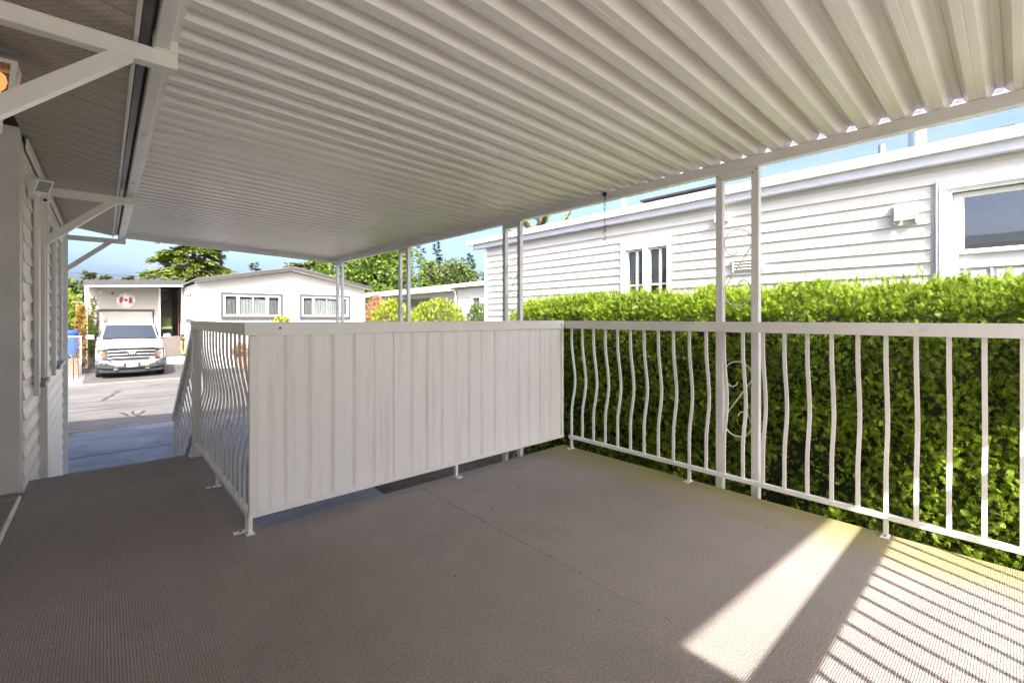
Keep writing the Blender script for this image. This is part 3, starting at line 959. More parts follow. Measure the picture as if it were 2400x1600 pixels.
# chain and hook hanging from the beam
hk = thing('hanging_hook', 'rusty chain with an S hook hanging from the patio beam', 'hook', (3.05, 2.265, 2.147))
b = MB()
b.box(3.043, 3.0575, 2.252, 2.278, 2.118, 2.146)
b.cyl((3.05, 2.265, 2.12), (3.05, 2.265, 2.102), .004, n=8)
b.build('clamp', 'iron', hk)
def ringpts(c, r, rzz, ax, n=12):
    out = []
    for i in range(n):
        t = 2 * math.pi * i / n
        a, h = r * math.cos(t), rzz * math.sin(t)
        out.append((c[0] + (a if ax else 0), c[1] + (0 if ax else a), c[2] + h))
    return out
MB().tube(ringpts((3.05, 2.265, 2.073), .008, .032, 0), .0022, 6, True).build('snap_link', 'iron', hk, True)
MB().tube(ringpts((3.05, 2.265, 2.026), .013, .014, 0), .0018, 6, True).build('ring', 'galv', hk, True)
z = 2.008
i = 0
while z > 1.86:
    MB().tube(ringpts((3.05, 2.265, z), .0042, .010, i % 2, 8), .0013, 5, True).build('chain_link', 'iron', hk, True)
    z -= .0165
    i += 1
MB().tube(ringpts((3.05, 2.265, 1.848), .007, .020, 0), .002, 6, True).build('snap_link', 'iron', hk, True)
sp = []
for i in range(9):
    t = R(-40 + i * 220 / 8)
    sp.append((3.05, 2.265 - .011 * math.cos(t), 1.822 + .011 * math.sin(t)))
for i in range(1, 9):
    t = R(0 + 0)
sp += [(3.05, 2.272, 1.80), (3.05, 2.258, 1.785)]
for i in range(9):
    t = R(20 - i * 190 / 8)
    sp.append((3.05, 2.265 - .004 - .012 * math.cos(t) + .008, 1.772 + .013 * math.sin(t)))
MB().tube(sp, .0024, 6).build('s_hook', 'iron', hk, True)

# ------------------------------------------------------------------ walls with lap siding
def wall_cells(mb, const0, const1, axis, u0, u1, z0, z1, holes):
    us = sorted({u0, u1, *[h[0] for h in holes], *[h[1] for h in holes]})
    zs = sorted({z0, z1, *[h[2] for h in holes], *[h[3] for h in holes]})
    for a, b2 in zip(us, us[1:]):
        for c, d2 in zip(zs, zs[1:]):
            um, zm = (a + b2) / 2, (c + d2) / 2
            if any(h[0] < um < h[1] and h[2] < zm < h[3] for h in holes):
                continue
            if axis == 'Y':
                mb.box(const0, const1, a, b2, c, d2)
            else:
                mb.box(a, b2, const0, const1, c, d2)
BOARD = {}
def lap_boards(parent, mat, plane, axis, sgn, u0, u1, z0, z1, exp, holes, out=0.016):
    """horizontal boards on the plane; axis is the run; sgn the side they face"""
    z = z0
    while z < z1 - 0.01:
        h = min(exp, z1 - z)
        segs = [(u0, u1)]
        for a, b2, c, d2 in holes:
            if c < z + h * 0.5 < d2:
                ns = []
                for s0, s1 in segs:
                    if b2 <= s0 or a >= s1:
                        ns.append((s0, s1))
                    else:
                        if a > s0 + .01:
                            ns.append((s0, a))
                        if b2 < s1 - .01:
                            ns.append((b2, s1))
                segs = ns
        cut = []
        for s0, s1 in segs:
            while s1 - s0 > 3.9:
                q = s0 + random.uniform(2.0, 3.66)
                cut.append((s0, q - .0015))
                s0 = q
            cut.append((s0, s1))
        for s0, s1 in cut:
            key = (axis, sgn, round(s1 - s0, 3), round(h, 3), mat, out)
            if key not in BOARD:
                pl = [(0, .0005), (sgn * out, .001), (sgn * (out + .001), .006), (sgn * out * .42, h * .55), (sgn * out * .36, h + .004), (0, h + .004)]
                b = MB()
                if axis == 'Y':
                    b.prism(pl, 1, 0, s1 - s0)
                else:
                    b.prism(pl, 0, 0, s1 - s0)
                BOARD[key] = b.mesh('siding_board')
                BOARD[key].materials.append(M[mat])
            loc = (plane + random.uniform(0, .0006) * sgn, s0, z) if axis == 'Y' else (s0, plane, z)
            link('siding_board', BOARD[key], parent, loc)
        z += h

# ------------------------------------------------------------------ own home on the left
mh = thing('mobile_home', 'cream sided mobile home along the left of the deck', 'house', (-3.0, 5.0, G))
WX = -0.392
win = (4.80, 5.16, 0.66, 2.05)
win2 = (6.35, 7.15, 0.66, 1.95)
wl = MB()
wall_cells(wl, WX - .10, WX, 'Y', 4.27, 8.0, G, 2.275, [win, win2])
wl.box(-6.4, WX - .10, 7.9, 8.0, G, 2.275)
wl.box(-6.4, -6.3, -4, 7.9, G, 2.275)
wl.box(-1.1, WX - .101, 4.27, 4.37, G, 2.275)
wl.box(-1.2, -1.101, -4, 4.37, G, 2.275)
wl.build('wall', 'ownsiding', mh)
lap_boards(mh, 'ownsiding', WX, 'Y', 1, 4.275, 7.995, G + .03, 2.24, 0.128, [(win[0] - .075, win[1] + .06, win[2] - .06, win[3] + .06), (win2[0] - .06, win2[1] + .06, win2[2] - .05, win2[3] + .05)])
bx('corner_post', 'greypost', mh, -0.490, -0.388, 4.17, 4.268, 0.034, 2.31, b=.003)
bx('frieze_trim', 'post', mh, WX + .018, WX + .034, 4.27, 8.0, 2.20, 2.275, b=.003)
def own_window(wy0, wy1, wz0, wz1):
    f = MB()
    f.box(WX + .018, WX + .048, wy0 - .075, wy0 - .004, wz0 - .10, wz1 + .05, b=.004)
    f.box(WX + .018, WX + .048, wy1 + .004, wy1 + .06, wz0 - .06, wz1 + .05, b=.004)
    f.box(WX + .018, WX + .046, wy0 - .004, wy1 + .004, wz1 + .002, wz1 + .05)
    w_ = f.build('window', 'post', mh)
    s_ = MB()
    mid = (wz0 + wz1) / 2 + .08
    for a, b2, c, d2 in ((wy0 + .001, wy0 + .03, wz0 + .001, wz1 - .001), (wy1 - .03, wy1 - .001, wz0 + .001, wz1 - .001), (wy0 + .03, wy1 - .03, wz0 + .001, wz0 + .035),
                         (wy0 + .03, wy1 - .03, wz1 - .035, wz1 - .001), (wy0 + .03, wy1 - .03, mid, mid + .04)):
        s_.box(WX - .04, WX + .012, a, b2, c, d2)
    s_.build('sash', 'trimwhite', w_)
    bx('sill', 'fasciagrey', w_, WX + .017, WX + .075, wy0 - .03, wy1 + .03, wz0 - .045, wz0 - .012, b=.003)
    bx('pane', 'glassdark', w_, WX - .03, WX - .025, wy0 + .028, wy1 - .028, wz0 + .03, mid + .002)
    bx('pane', 'blind', w_, WX - .03, WX - .025, wy0 + .028, wy1 - .028, mid + .038, wz1 - .03)
own_window(*win)
own_window(*win2)
# sloping perforated soffit in planks, its trim, and the dark gutter behind it
PL = 0.152
def plank():
    b = MB()
    z0, z1 = 2.292, 2.212
    x0, x1 = -0.386, 0.086
    pr_ = [(0, .013), (.0015, 0), (PL * .49, 0), (PL * .495, .002), (PL * .505, .002), (PL * .51, 0), (PL - .014, 0), (PL - .012, .013), (PL, .014), (PL, .016), (0, .016)]
    b.loft([[(x0, y, z + z0) for y, z in pr_], [(x1, y, z + z1) for y, z in pr_]])
    return b.mesh('soffit_plank')
PK = plank()
PK.materials.append(M['soffit'])
y = -1.8
while y < 8.0:
    o = link('soffit_plank', PK, mh, (0, y, 0))
    y += PL
SOF_END = y
hr = MB()
hr.hexa([(0.10, -1.85, 2.318), (0.10, SOF_END + .04, 2.318), (0.10, SOF_END + .04, 2.345), (0.10, -1.85, 2.345),
         (-3.4, -1.85, 2.98), (-3.4, SOF_END + .04, 2.98), (-3.4, SOF_END + .04, 3.01), (-3.4, -1.85, 3.01)])
hr.hexa([(-3.4, -1.85, 2.98), (-3.4, SOF_END + .04, 2.98), (-3.4, SOF_END + .04, 3.01), (-3.4, -1.85, 3.01),
         (-6.8, -1.85, 2.318), (-6.8, SOF_END + .04, 2.318), (-6.8, SOF_END + .04, 2.345), (-6.8, -1.85, 2.345)])
hr.prism([(0.08, 2.317), (-3.4, 2.975), (-6.7, 2.317)], 1, 7.86, 7.99)
hr.box(0.06, 0.43, -9.0, -1.851, 2.318, 2.345)
hr.hexa([(0.08, -9, 2.346), (0.08, -1.851, 2.346), (0.08, -1.851, 2.352), (0.08, -9, 2.352), (-3.4, -9, 2.98), (-3.4, -1.851, 2.98), (-3.4, -1.851, 3.01), (-3.4, -9, 3.01)])
hr.box(0.06, 0.34, -1.85, SOF_END + .04, 2.3465, 2.352)
hr.box(0.334, 0.34, -1.85, SOF_END + .04, 2.312, 2.3465)
hr.build('roof', 'roofing', mh)
bx('fascia_trim', 'post', mh, 0.0865, 0.101, -1.8, SOF_END, 2.196, 2.30, b=.002)
gt = MB()
gt.prism([(.1015, 2.31), (.1015, 2.226), (.108, 2.222), (.134, 2.222), (.146, 2.24), (.146, 2.31)], 1, -1.8, SOF_END)
gt.build('gutter', 'gutter', mh)
MB().tube([(-0.33, SOF_END + .02, 2.25), (-.35, SOF_END + .02, 2.18)], .012, 8).build('downpipe_elbow', 'fasciagrey', mh)
# door landing in the recess
ld = MB()
ld.box(-1.095, -0.392, -1.9, 4.165, 0.002, 0.032, b=.004)
ld.build('door_landing', 'concrete', mh)
bx('landing_edge', 'trimwhite', mh, -0.3915, -0.377, -1.9, 4.10, 0.0015, 0.030, b=.002)
MB().box(-1.094, -0.40, -1.9, 4.2, G, 0.0015).build('landing_base', 'concrete', mh)

# flood light with motion sensor on the wall
fl = thing('security_light', 'cream flood light with motion sensor high on the left wall', 'light', (WX + .02, 4.47, 1.98))
b = MB()
b.cyl((WX + .017, 4.47, 1.985), (WX + .05, 4.47, 1.985), .062, .058, 20)
b.cyl((WX + .05, 4.47, 1.985), (WX + .075, 4.465, 1.99), .05, .04, 16)
b.build('base', 'post', fl, True)
hd = MB()
a0 = Vector((-0.345, 4.44, 2.035))
dr = Vector((0.62, -0.45, -0.42)).normalized()
sd = Vector((0.62, 0.72, 0.1))
sd = (sd - dr * sd.dot(dr)).normalized()
up = sd.cross(dr)
def frame_pts(c, w, h):
    return [c + sd * (i * w) + up * (j * h) for i, j in ((-1, -1), (1, -1), (1, 1), (-1, 1))]
hd.loft([frame_pts(a0 - dr * .05, .03, .022), frame_pts(a0 - dr * .03, .042, .034), frame_pts(a0 + dr * .05, .055, .047), frame_pts(a0 + dr * .062, .055, .047)])
hd.build('lamp_head', 'post', fl)
q = MB()
q.loft([frame_pts(a0 + dr * .0622, .045, .037), frame_pts(a0 + dr * .0635, .044, .036)])
q.build('lens', vmat('grey_lamp_lens', (0.30, 0.28, 0.29), 0.25, var=0.15, scale=30), fl)
MB().tube([a0 - dr * .04, (-0.335, 4.47, 1.985)], .012, 8).build('knuckle', 'post', fl, True)
b = MB()
b.tube([(-0.335, 4.475, 1.975), (-0.31, 4.47, 1.945), (-.295, 4.455, 1.93)], .014, 8)
b.build('sensor_arm', 'post', fl, True)
b = MB()
b.loft([[(-.295 + .026 * math.cos(t) * k, 4.45 + .0 + e, 1.92 + .026 * math.sin(t) * k) for t in [2 * math.pi * i / 12 for i in range(12)]] for k, e in ((.4, .03), (.9, .015), (1, -.01), (.8, -.028), (.45, -.034))])
b.build('sensor', 'post', fl, True)
MB().box(-.305, -.285, 4.412, 4.4165, 1.91, 1.927).build('sensor_eye', 'blackpl', fl)

# coach lantern
LX, LY = -0.338, 2.90
lt_ = thing('wall_lantern', 'white coach lantern with a glowing orange bulb under the soffit', 'lantern', (LX, LY, 1.9))
def sq(z, h):
    return [(LX - h, LY - h, z), (LX + h, LY - h, z), (LX + h, LY + h, z), (LX - h, LY + h, z)]
b = MB()
b.loft([sq(2.205, .082), sq(2.209, .084), sq(2.238, .05), sq(2.252, .022)])
b.build('cap', 'fasciagrey', lt_)
fr = MB()
for sx in (-1, 1):
    for sy in (-1, 1):
        fr.hexa([(LX + sx * .045 - .009, LY + sy * .045 - .009, 2.055), (LX + sx * .045 + .009, LY + sy * .045 - .009, 2.055), (LX + sx * .045 + .009, LY + sy * .045 + .009, 2.055), (LX + sx * .045 - .009, LY + sy * .045 + .009, 2.055),
                 (LX + sx * .058 - .009, LY + sy * .058 - .009, 2.205), (LX + sx * .058 + .009, LY + sy * .058 - .009, 2.205), (LX + sx * .058 + .009, LY + sy * .058 + .009, 2.205), (LX + sx * .058 - .009, LY + sy * .058 + .009, 2.205)])
fr.loft([sq(2.02, .038), sq(2.03, .052), sq(2.055, .055)])
for sy in (-1, 1):
    fr.box(LX - .05, LX + .05, LY + sy * .06 - .006, LY + sy * .06 + .006, 2.19, 2.2045)
    fr.box(LX + sy * .06 - .006, LX + sy * .06 + .006, LY - .05, LY + .05, 2.19, 2.2045)
fr.build('frame', 'trimwhite', lt_)
for k in range(4):
    c, s2 = math.cos(k * math.pi / 2), math.sin(k * math.pi / 2)
    def rot(u, v, z):
        return (LX + u * c - v * s2, LY + u * s2 + v * c, z)
    MB().hexa([rot(-.037, -.047, 2.056), rot(.037, -.047, 2.056), rot(.037, -.044, 2.056), rot(-.037, -.044, 2.056),
               rot(-.048, -.059, 2.189), rot(.048, -.059, 2.189), rot(.048, -.056, 2.189), rot(-.048, -.056, 2.189)]).build('glass_pane', 'lampglass', lt_)
bl = MB()
bl.loft([[(LX + r * math.cos(t), LY + r * math.sin(t), z) for t in [2 * math.pi * i / 14 for i in range(14)]] for z, r in ((2.056, .012), (2.085, .013), (2.105, .026), (2.13, .032), (2.155, .026), (2.17, .008))])
bl.build('bulb', 'bulb', lt_, True)
st_ = MB()
st_.cyl((LX, LY, 2.021), (LX, LY, 1.99), .03, .036, 16)
st_.cyl((LX, LY, 1.99), (LX, LY, 1.90), .018, .018, 12)
st_.build('stem', 'trimwhite', lt_, True)
MB().tube([(LX, LY, 1.91), (LX - .10, LY, 1.86), (LX - .35, LY, 1.86), (LX - .757, LY, 1.86)], .011, 8).build('wall_arm', 'trimwhite', lt_, True)

# ------------------------------------------------------------------ the cedar hedge
hg = thing('cedar_hedge', 'long clipped yellow-green cedar hedge behind the deck railing', 'hedge', (4.1, 1.0, G))
HX0, HX1, HY0, HY1, HT = 3.73, 5.2, -3.2, 4.55, 1.33
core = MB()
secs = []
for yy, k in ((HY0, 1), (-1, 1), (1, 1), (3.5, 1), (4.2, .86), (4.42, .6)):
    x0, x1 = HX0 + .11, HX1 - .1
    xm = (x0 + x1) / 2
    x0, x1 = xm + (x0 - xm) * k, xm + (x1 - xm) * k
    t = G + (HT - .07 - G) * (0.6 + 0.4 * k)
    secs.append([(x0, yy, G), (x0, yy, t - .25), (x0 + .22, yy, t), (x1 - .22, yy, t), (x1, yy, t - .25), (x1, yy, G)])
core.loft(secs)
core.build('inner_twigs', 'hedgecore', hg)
def hedge_points(n, face):
    if face == 'front':
        P = np.stack([np.full(n, HX0), rng.uniform(-2.1, 4.05, n), rng.uniform(G, HT - .12, n)], 1)
        nn = np.array([[-1, 0, 0.12]])
    elif face == 'top':
        P = np.stack([rng.uniform(HX0 + .12, HX1, n), rng.uniform(-2.1, 4.2, n), np.full(n, HT)], 1)
        nn = np.array([[-.15, 0, 1.0]])
    elif face == 'edge':
        t = rng.uniform(0, math.pi / 2, n)
        P = np.stack([HX0 + .2 - .2 * np.cos(t), rng.uniform(-2.1, 4.1, n), HT - .2 + .2 * np.sin(t)], 1)
        nn = np.stack([-np.cos(t), 0 * t, np.sin(t)], 1)
    else:
        t = rng.uniform(0, math.pi, n)
        P = np.stack([(HX0 + HX1) / 2 - .75 * np.cos(t), 4.02 + .55 * np.sin(t), rng.uniform(G, HT - .1, n)], 1)
        nn = np.stack([-np.cos(t), np.sin(t), 0.15 + 0 * t], 1)
        top = rng.uniform(0, 1, n) < .35
        a = rng.uniform(0, 1, n)
        P[top, 0] = ((HX0 + HX1) / 2 - .75 * np.cos(t) * np.sqrt(a))[top]
        P[top, 1] = (4.02 + .55 * np.sin(t) * np.sqrt(a))[top]
        P[top, 2] = (HT - .28 * a ** 2)[top]
        nn[top] = (0, .3, 1)
    nn = np.broadcast_to(nn, P.shape).copy()
    nn /= np.linalg.norm(nn, axis=1, keepdims=True)
    return P, nn
Ps, Ns = [], []
for n, f in ((54000, 'front'), (21000, 'top'), (13000, 'edge'), (7500, 'end')):
    p, q = hedge_points(n, f)
    Ps.append(p)
    Ns.append(q)
P = np.concatenate(Ps)
Nn = np.concatenate(Ns)
dep = lump(P, 1.2) * .055 + lump(P, 3.1) * .03 - np.abs(rng.normal(size=len(P))) * .055 + .01
P = P + Nn * dep[:, None]
hol = lump(P + 3.3, 0.9)
low = P[:, 2] < 0.45
keep = ~((hol < -.42) & low & (rng.uniform(size=len(P)) < .8))
P, Nn = P[keep], Nn[keep]
m = len(P)
D = Nn * 0.75 + np.array([0, 0, 0.55]) + rng.normal(size=(m, 3)) * 0.55
Nf = Nn + rng.normal(size=(m, 3)) * 0.75
Lh = np.where(P[:, 2] < 0.5, 0.047, 0.041) * rng.uniform(.45, 1.5, m)
cards('foliage', 'cedarleaf', hg, P, D, Nf, Lh, Lh * 0.95, 'frond')
ns = 1500                                      # uncut sprigs standing above the clipped top
P = np.stack([rng.uniform(HX0 + .1, HX1 - .2, ns), rng.uniform(-2.1, 4.1, ns), HT + rng.uniform(-.04, .05, ns)], 1)
D = np.array([0, 0, 1.0]) + rng.normal(size=(ns, 3)) * .28
cards('sprigs', 'cedarleaf', hg, P, D, rng.normal(size=(ns, 3)), rng.uniform(.04, .13, ns) * np.where(rng.uniform(size=ns) < .08, 1.5, 1), .032, 'frond')

# ------------------------------------------------------------------ neighbour on the right
nh = thing('neighbour_house', 'white sided mobile home behind the cedar hedge on the right', 'house', (8.5, 2.0, G))
NX = 5.9
w1 = (3.30, 3.98, 1.05, 2.135)
w2 = (-1.6, 0.505, 0.95, 2.36)
wl = MB()
wall_cells(wl, NX, NX + .12, 'Y', -7, 7.37, G, 2.655, [(w1[0], w1[1], w1[2], w1[3]), w2])
wl.box(NX + .121, 11.5, 7.25, 7.37, G, 2.6)
wl.box(NX + .121, 11.5, -7, -6.9, G, 2.6)
wl.box(11.4, 11.5, -6.9, 7.25, G, 2.6)
wl.build('wall', 'siding', nh)
lap_boards(nh, 'siding', NX, 'Y', -1, -6.99, 7.34, 0.55, 2.555, 0.1225,
           [(w1[0] - .06, w1[1] + .085, .5, 2.29), (w2[0] - .1, w2[1] + .062, .5, 2.43)], out=.023)
bx('corner_board', 'trimwhite', nh, NX - .028, NX + .06, 7.342, 7.40, G, 2.54, b=.003)
ef = MB()
ef.box(5.745, 5.802, -7.4, 7.85, 2.652, 2.742, b=.004)
ef.box(5.738, 5.77, -7.4, 7.85, 2.738, 2.750)
ef.build('eave_fascia', 'trimwhite', nh)
eg = MB()
eg.prism([(5.86, 2.652), (5.80, 2.6515), (5.80, 2.566), (5.807, 2.556), (5.86, 2.552)], 1, -7.3, 7.70)
eg.build('eave_gutter', 'bluegrey', nh)
bx('soffit_strip', 'siding', nh, 5.861, 5.9015, -7.3, 7.65, 2.556, 2.60)
rf = MB()
rf.hexa([(5.75, -7.4, 2.743), (5.75, 7.85, 2.743), (5.75, 7.85, 2.752), (5.75, -7.4, 2.752), (8.7, -7.4, 2.98), (8.7, 7.85, 2.98), (8.7, 7.85, 3.02), (8.7, -7.4, 3.02)])
rf.hexa([(8.7, -7.4, 2.98), (8.7, 7.85, 2.98), (8.7, 7.85, 3.02), (8.7, -7.4, 3.02), (11.6, -7.4, 2.743), (11.6, 7.85, 2.743), (11.6, 7.85, 2.752), (11.6, -7.4, 2.752)])
rf.prism([(5.902, 2.601), (11.5, 2.601), (11.5, 2.735), (8.7, 2.97), (5.902, 2.735)], 1, 7.27, 7.36)
rf.build('roof', 'roofing', nh)
# roof furniture
def roofz(x):
    return 2.752 + (x - 5.75) * .09
b = MB()
b.cyl((6.7, 0.755, roofz(6.7) - .02), (6.7, 0.755, 3.6), .08, n=24)
b.cyl((6.7, 0.755, roofz(6.7) - .02), (6.7, 0.755, roofz(6.7) + .03), .11, .085, 24)
b.build('flue_pipe', 'galv', nh, True)
MB().cyl((6.3, 1.0, roofz(6.3) - .02), (6.3, 1.0, 3.0), .031, n=16).build('vent_pipe', 'fasciagrey', nh, True)
MB().cyl((6.3, 4.30, roofz(6.3) - .02), (6.3, 4.30, 3.05), .042, n=16).build('vent_pipe', 'trimwhite', nh, True)
sk = MB()
sk.prism([(6.18, roofz(6.18)), (6.18, 2.90), (6.95, 2.97), (6.95, roofz(6.95))], 1, 2.78, 3.86)
sk.build('skylight', 'skylight', nh)
skl = MB()
skl.prism([(6.15, 2.901), (6.15, 2.932), (6.98, 3.005), (6.98, 2.972)], 1, 2.74, 3.90)
skl.build('skylight_frame', 'skylight', nh)
MB().box(6.35, 6.95, 0.02, 0.13, roofz(6.35) - .02, 2.935).build('roof_vent', vmat('dull_red_vent', (0.12, 0.05, 0.045), 0.6, var=.2), nh)

def neigh_window1():
    y0, y1, z0, z1 = w1
    f = MB()
    f.box(NX - .034, NX - .001, y0 - .055, y1 + .08, z1 + .002, 2.285, b=.003)
    f.box(NX - .034, NX - .001, y0 - .055, y0 - .001, .55, z1 + .0018, b=.003)
    f.box(NX - .034, NX - .001, y1 + .001, y1 + .08, .55, z1 + .0018, b=.003)
    f.box(NX - .032, NX + .05, 3.607, 3.683, z0, z1, b=.002)
    f.box(NX - .034, NX - .001, y0 - .0008, y1 + .0008, .95, z0 - .001)
    w = f.build('window', 'trimwhite', nh)
    for a, b2 in ((3.684, y1 - .001), (y0 + .001, 3.606)):
        s = MB()
        for c, d2 in ((a, a + .022), (b2 - .022, b2), ((a + b2) / 2 - .045, (a + b2) / 2 - .012)):
            s.box(NX + .012, NX + .05, c, d2, z0 + .001, z1 - .001)
        s.box(NX + .012, NX + .05, a + .022, b2 - .022, z1 - .022, z1 - .0012)
        s.box(NX + .022, NX + .045, a + .022, b2 - .022, 1.595, 1.62)
        s.build('sash', 'trimwhite', w)
        bx('pane', 'glass', w, NX + .030, NX + .033, a + .02, b2 - .02, z0 + .001, z1 - .02)
        bl_ = MB()
        k = 0
        zz = z1 - .03
        while zz > 1.62:
            bl_.hexa([(NX + .065, a + .01, zz), (NX + .065, b2 - .01, zz), (NX + .066, b2 - .01, zz - .002), (NX + .066, a + .01, zz - .002),
                      (NX + .085, a + .01, zz - .014), (NX + .085, b2 - .01, zz - .014), (NX + .086, b2 - .01, zz - .016), (NX + .086, a + .01, zz - .016)])
            zz -= .021
        bl_.build('blind', 'blind', w)
    MB().box(NX + .16, NX + .17, y0 - .05, y1 + .05, z0 - .1, z1 + .05).build('dark_room', 'interior', w)
neigh_window1()
def neigh_window2():
    y0, y1, z0, z1 = w2
    f = MB()
    f.box(NX - .045, NX - .001, y1 + .0005, y1 + .024, .8, z1 + .05, b=.003)
    f.box(NX - .05, NX - .001, y0 - .06, y1 - .0005, z1 + .004, z1 + .046, b=.003)
    w = f.build('window', 'bluegrey', nh)
    c = MB()
    for d_, t in ((0, .040), (.042, .022), (.066, .020)):
        x = NX - .052 + d_ * .45
        c.box(x, NX + .02, y1 - d_ - t, y1 - d_, .8, z1 - d_ * .8, b=.002)
        c.box(x + .0007, NX + .019, y0, y1 - d_ - t - .0005, z1 - d_ * .8 - t, z1 - d_ * .8 - .0003, b=.002)
    c.build('casing', 'trimwhite', w)
    # recessed sashes
    iy = y1 - .088
    s = MB()
    for a, b2, e, g in ((iy - .04, iy - .0, .9, z1 - .075), (y0, iy - .04, z1 - .125, z1 - .076), (y0, iy - .04, 1.585, 1.62)):
        s.box(NX + .045, NX + .10, a, b2, e, g)
    s.box(NX + .025, NX + .08, y0, iy - .041, 1.712, 1.752, b=.006)
    s.box(NX + .03, NX + .09, iy - .075, iy - .0405, 1.753, z1 - .126, b=.006)
    s.build('sash', 'trimwhite', w)
    bx('pane', 'glassdark', w, NX + .055, NX + .06, y0, iy - .074, 1.751, z1 - .126)
    lowp = MB()
    lowp.box(NX + .075, NX + .09, y0, iy - .041, .9, 1.584)
    lowp.box(NX + .066, NX + .09, y0, iy - .041, 1.6205, 1.7115)
    lowp.box(NX + .05, NX + .0745, 0.16, 0.175, .9, 1.58, b=.003)
    lowp.box(NX + .05, NX + .0745, -0.16, -0.145, .9, 1.58, b=.003)
    for a, b2 in ((0.20, 0.33), (-.13, .14)):
        lowp.box(NX + .06, NX + .0747, a, b2, .95, 1.56, b=.006)
    lowp.build('lower_panel', 'blind', w)
neigh_window2()
# wall vents
def hood_vent():
    v = MB()
    y0, y1, z0, z1 = .662, .838, 2.045, 2.235
    X = NX - .0185
    v.box(X - .012, X, y0 - .01, y1 + .01, z0 - .01, z1 + .008, b=.002)
    v.box(X - .05, X - .0122, y1 - .012, y1, z0, z1, b=.002)
    v.box(X - .05, X - .0122, y0, y0 + .012, z0, z1, b=.002)
    v.box(X - .05, X - .0122, y0 + .0125, y1 - .0125, z1 - .012, z1, b=.002)
    v.hexa([(X - .052, y0 + .014, z1 - .013), (X - .052, y1 - .014, z1 - .013), (X - .045, y1 - .014, z1 - .013), (X - .045, y0 + .014, z1 - .013),
            (X - .085, y0 + .014, z0 + .03), (X - .085, y1 - .014, z0 + .03), (X - .078, y1 - .014, z0 + .03), (X - .078, y0 + .014, z0 + .03)])
    v.build('exhaust_vent', 'siding', nh)
hood_vent()
def louvre():
    v = MB()
    y0, y1, z0, z1 = 2.04, 2.40, 1.685, 1.862
    X = NX - .0185
    v.box(X - .012, X, y0, y1, z0, z1, b=.002)
    v.box(X - .038, X - .0122, y1 - .02, y1, z0, z1, b=.002)
    v.box(X - .038, X - .0122, y0, y0 + .02, z0, z1, b=.002)
    p = v.build('louvre_vent', 'siding', nh)
    for i in range(4):
        z = z0 + .03 + i * .036
        MB().hexa([(X - .013, y0 + .021, z + .02), (X - .013, y1 - .021, z + .02), (X - .013, y1 - .021, z + .026), (X - .013, y0 + .021, z + .026),
                   (X - .035, y0 + .021, z), (X - .035, y1 - .021, z), (X - .035, y1 - .021, z + .005), (X - .035, y0 + .021, z + .005)]).build('louvre', 'siding', p)
louvre()
v = MB()
X = NX - .0185
v.box(X - .03, X, 2.44, 2.60, 2.335, 2.45, b=.004)
v.hexa([(X - .031, 2.46, 2.44), (X - .031, 2.58, 2.44), (X - .031, 2.58, 2.35), (X - .031, 2.46, 2.35), (X - .10, 2.44, 2.43), (X - .10, 2.60, 2.43), (X - .085, 2.60, 2.34), (X - .085, 2.44, 2.34)])
v.build('flood_lamp', 'trimwhite', nh)
# a loose cable looped under the eave
MB().tube([(5.80, 4.62, 2.56), (5.79, 4.55, 2.53), (5.80, 4.42, 2.52), (5.81, 4.25, 2.55)], .005, 6).build('cable', 'blackpl', nh, True)

# ------------------------------------------------------------------ bungalow across the street
G = G2
bg = thing('bungalow', 'white gabled bungalow with attached garage across the street', 'house', (5.0, 25.0, G))
GX0, GX1, GY, GB = 2.95, 10.24, 23.0, 34.0
EZ, PZ, PX = 2.62, 3.30, 6.62
def gable_z(x):
    return EZ + (PZ - EZ) * (1 - abs(x - PX) / (GX1 - PX) if x > PX else 1 - abs(x - PX) / (PX - GX0))
wins = [(3.86, 6.14, 1.20, 2.14), (7.08, 9.34, 1.20, 2.165)]
wl = MB()
wall_cells(wl, GY, GY + .15, 'X', GX0, GX1, G, EZ, wins)
wl.prism([(GX0, EZ), (GX1, EZ), (PX, PZ)], 1, GY, GY + .15)
wl.build('wall', 'stucco', bg)
sw = MB()
sidewin = (24.5, 26.5, 1.20, 2.2)
wall_cells(sw, GX0, GX0 + .12, 'Y', GY + .151, 27.6, G, EZ - .01, [sidewin])
sw.box(GX1 - .12, GX1, GY + .151, GB, G, EZ - .01)
sw.box(GX0 + .121, GX1 - .121, GB - .12, GB, G, EZ - .01)
sw.build('side_wall', 'stucco', bg)
lap_boards(bg, 'stucco', GX0, 'Y', -1, GY + .02, 27.58, -.6, 2.55, .16, [(sidewin[0] - .1, sidewin[1] + .1, sidewin[2] - .15, sidewin[3] + .1)], out=.02)
rf = MB()
for sx, xe in ((-1, GX0 - .13), (1, GX1 + .16)):
    ze = EZ + .07 if sx < 0 else EZ + .06
    rf.hexa([(PX, GY - .5, PZ + .12), (PX, GB + .3, PZ + .12), (PX, GB + .3, PZ + .21), (PX, GY - .5, PZ + .21),
             (xe, GY - .5, ze), (xe, GB + .3, ze), (xe, GB + .3, ze + .06), (xe, GY - .5, ze + .06)])
rf.build('roof', 'roofing', bg)
ff = MB()
for xe in (GX0 - .14, GX1 + .17):
    ff.hexa([(PX, GY - .53, PZ + .02), (PX, GY - .501, PZ + .02), (PX, GY - .501, PZ + .185), (PX, GY - .53, PZ + .185),
             (xe, GY - .53, EZ - .03), (xe, GY - .501, EZ - .03), (xe, GY - .501, EZ + .115), (xe, GY - .53, EZ + .115)])
ff.build('barge_board', 'streetgrey', bg)
fs = MB()
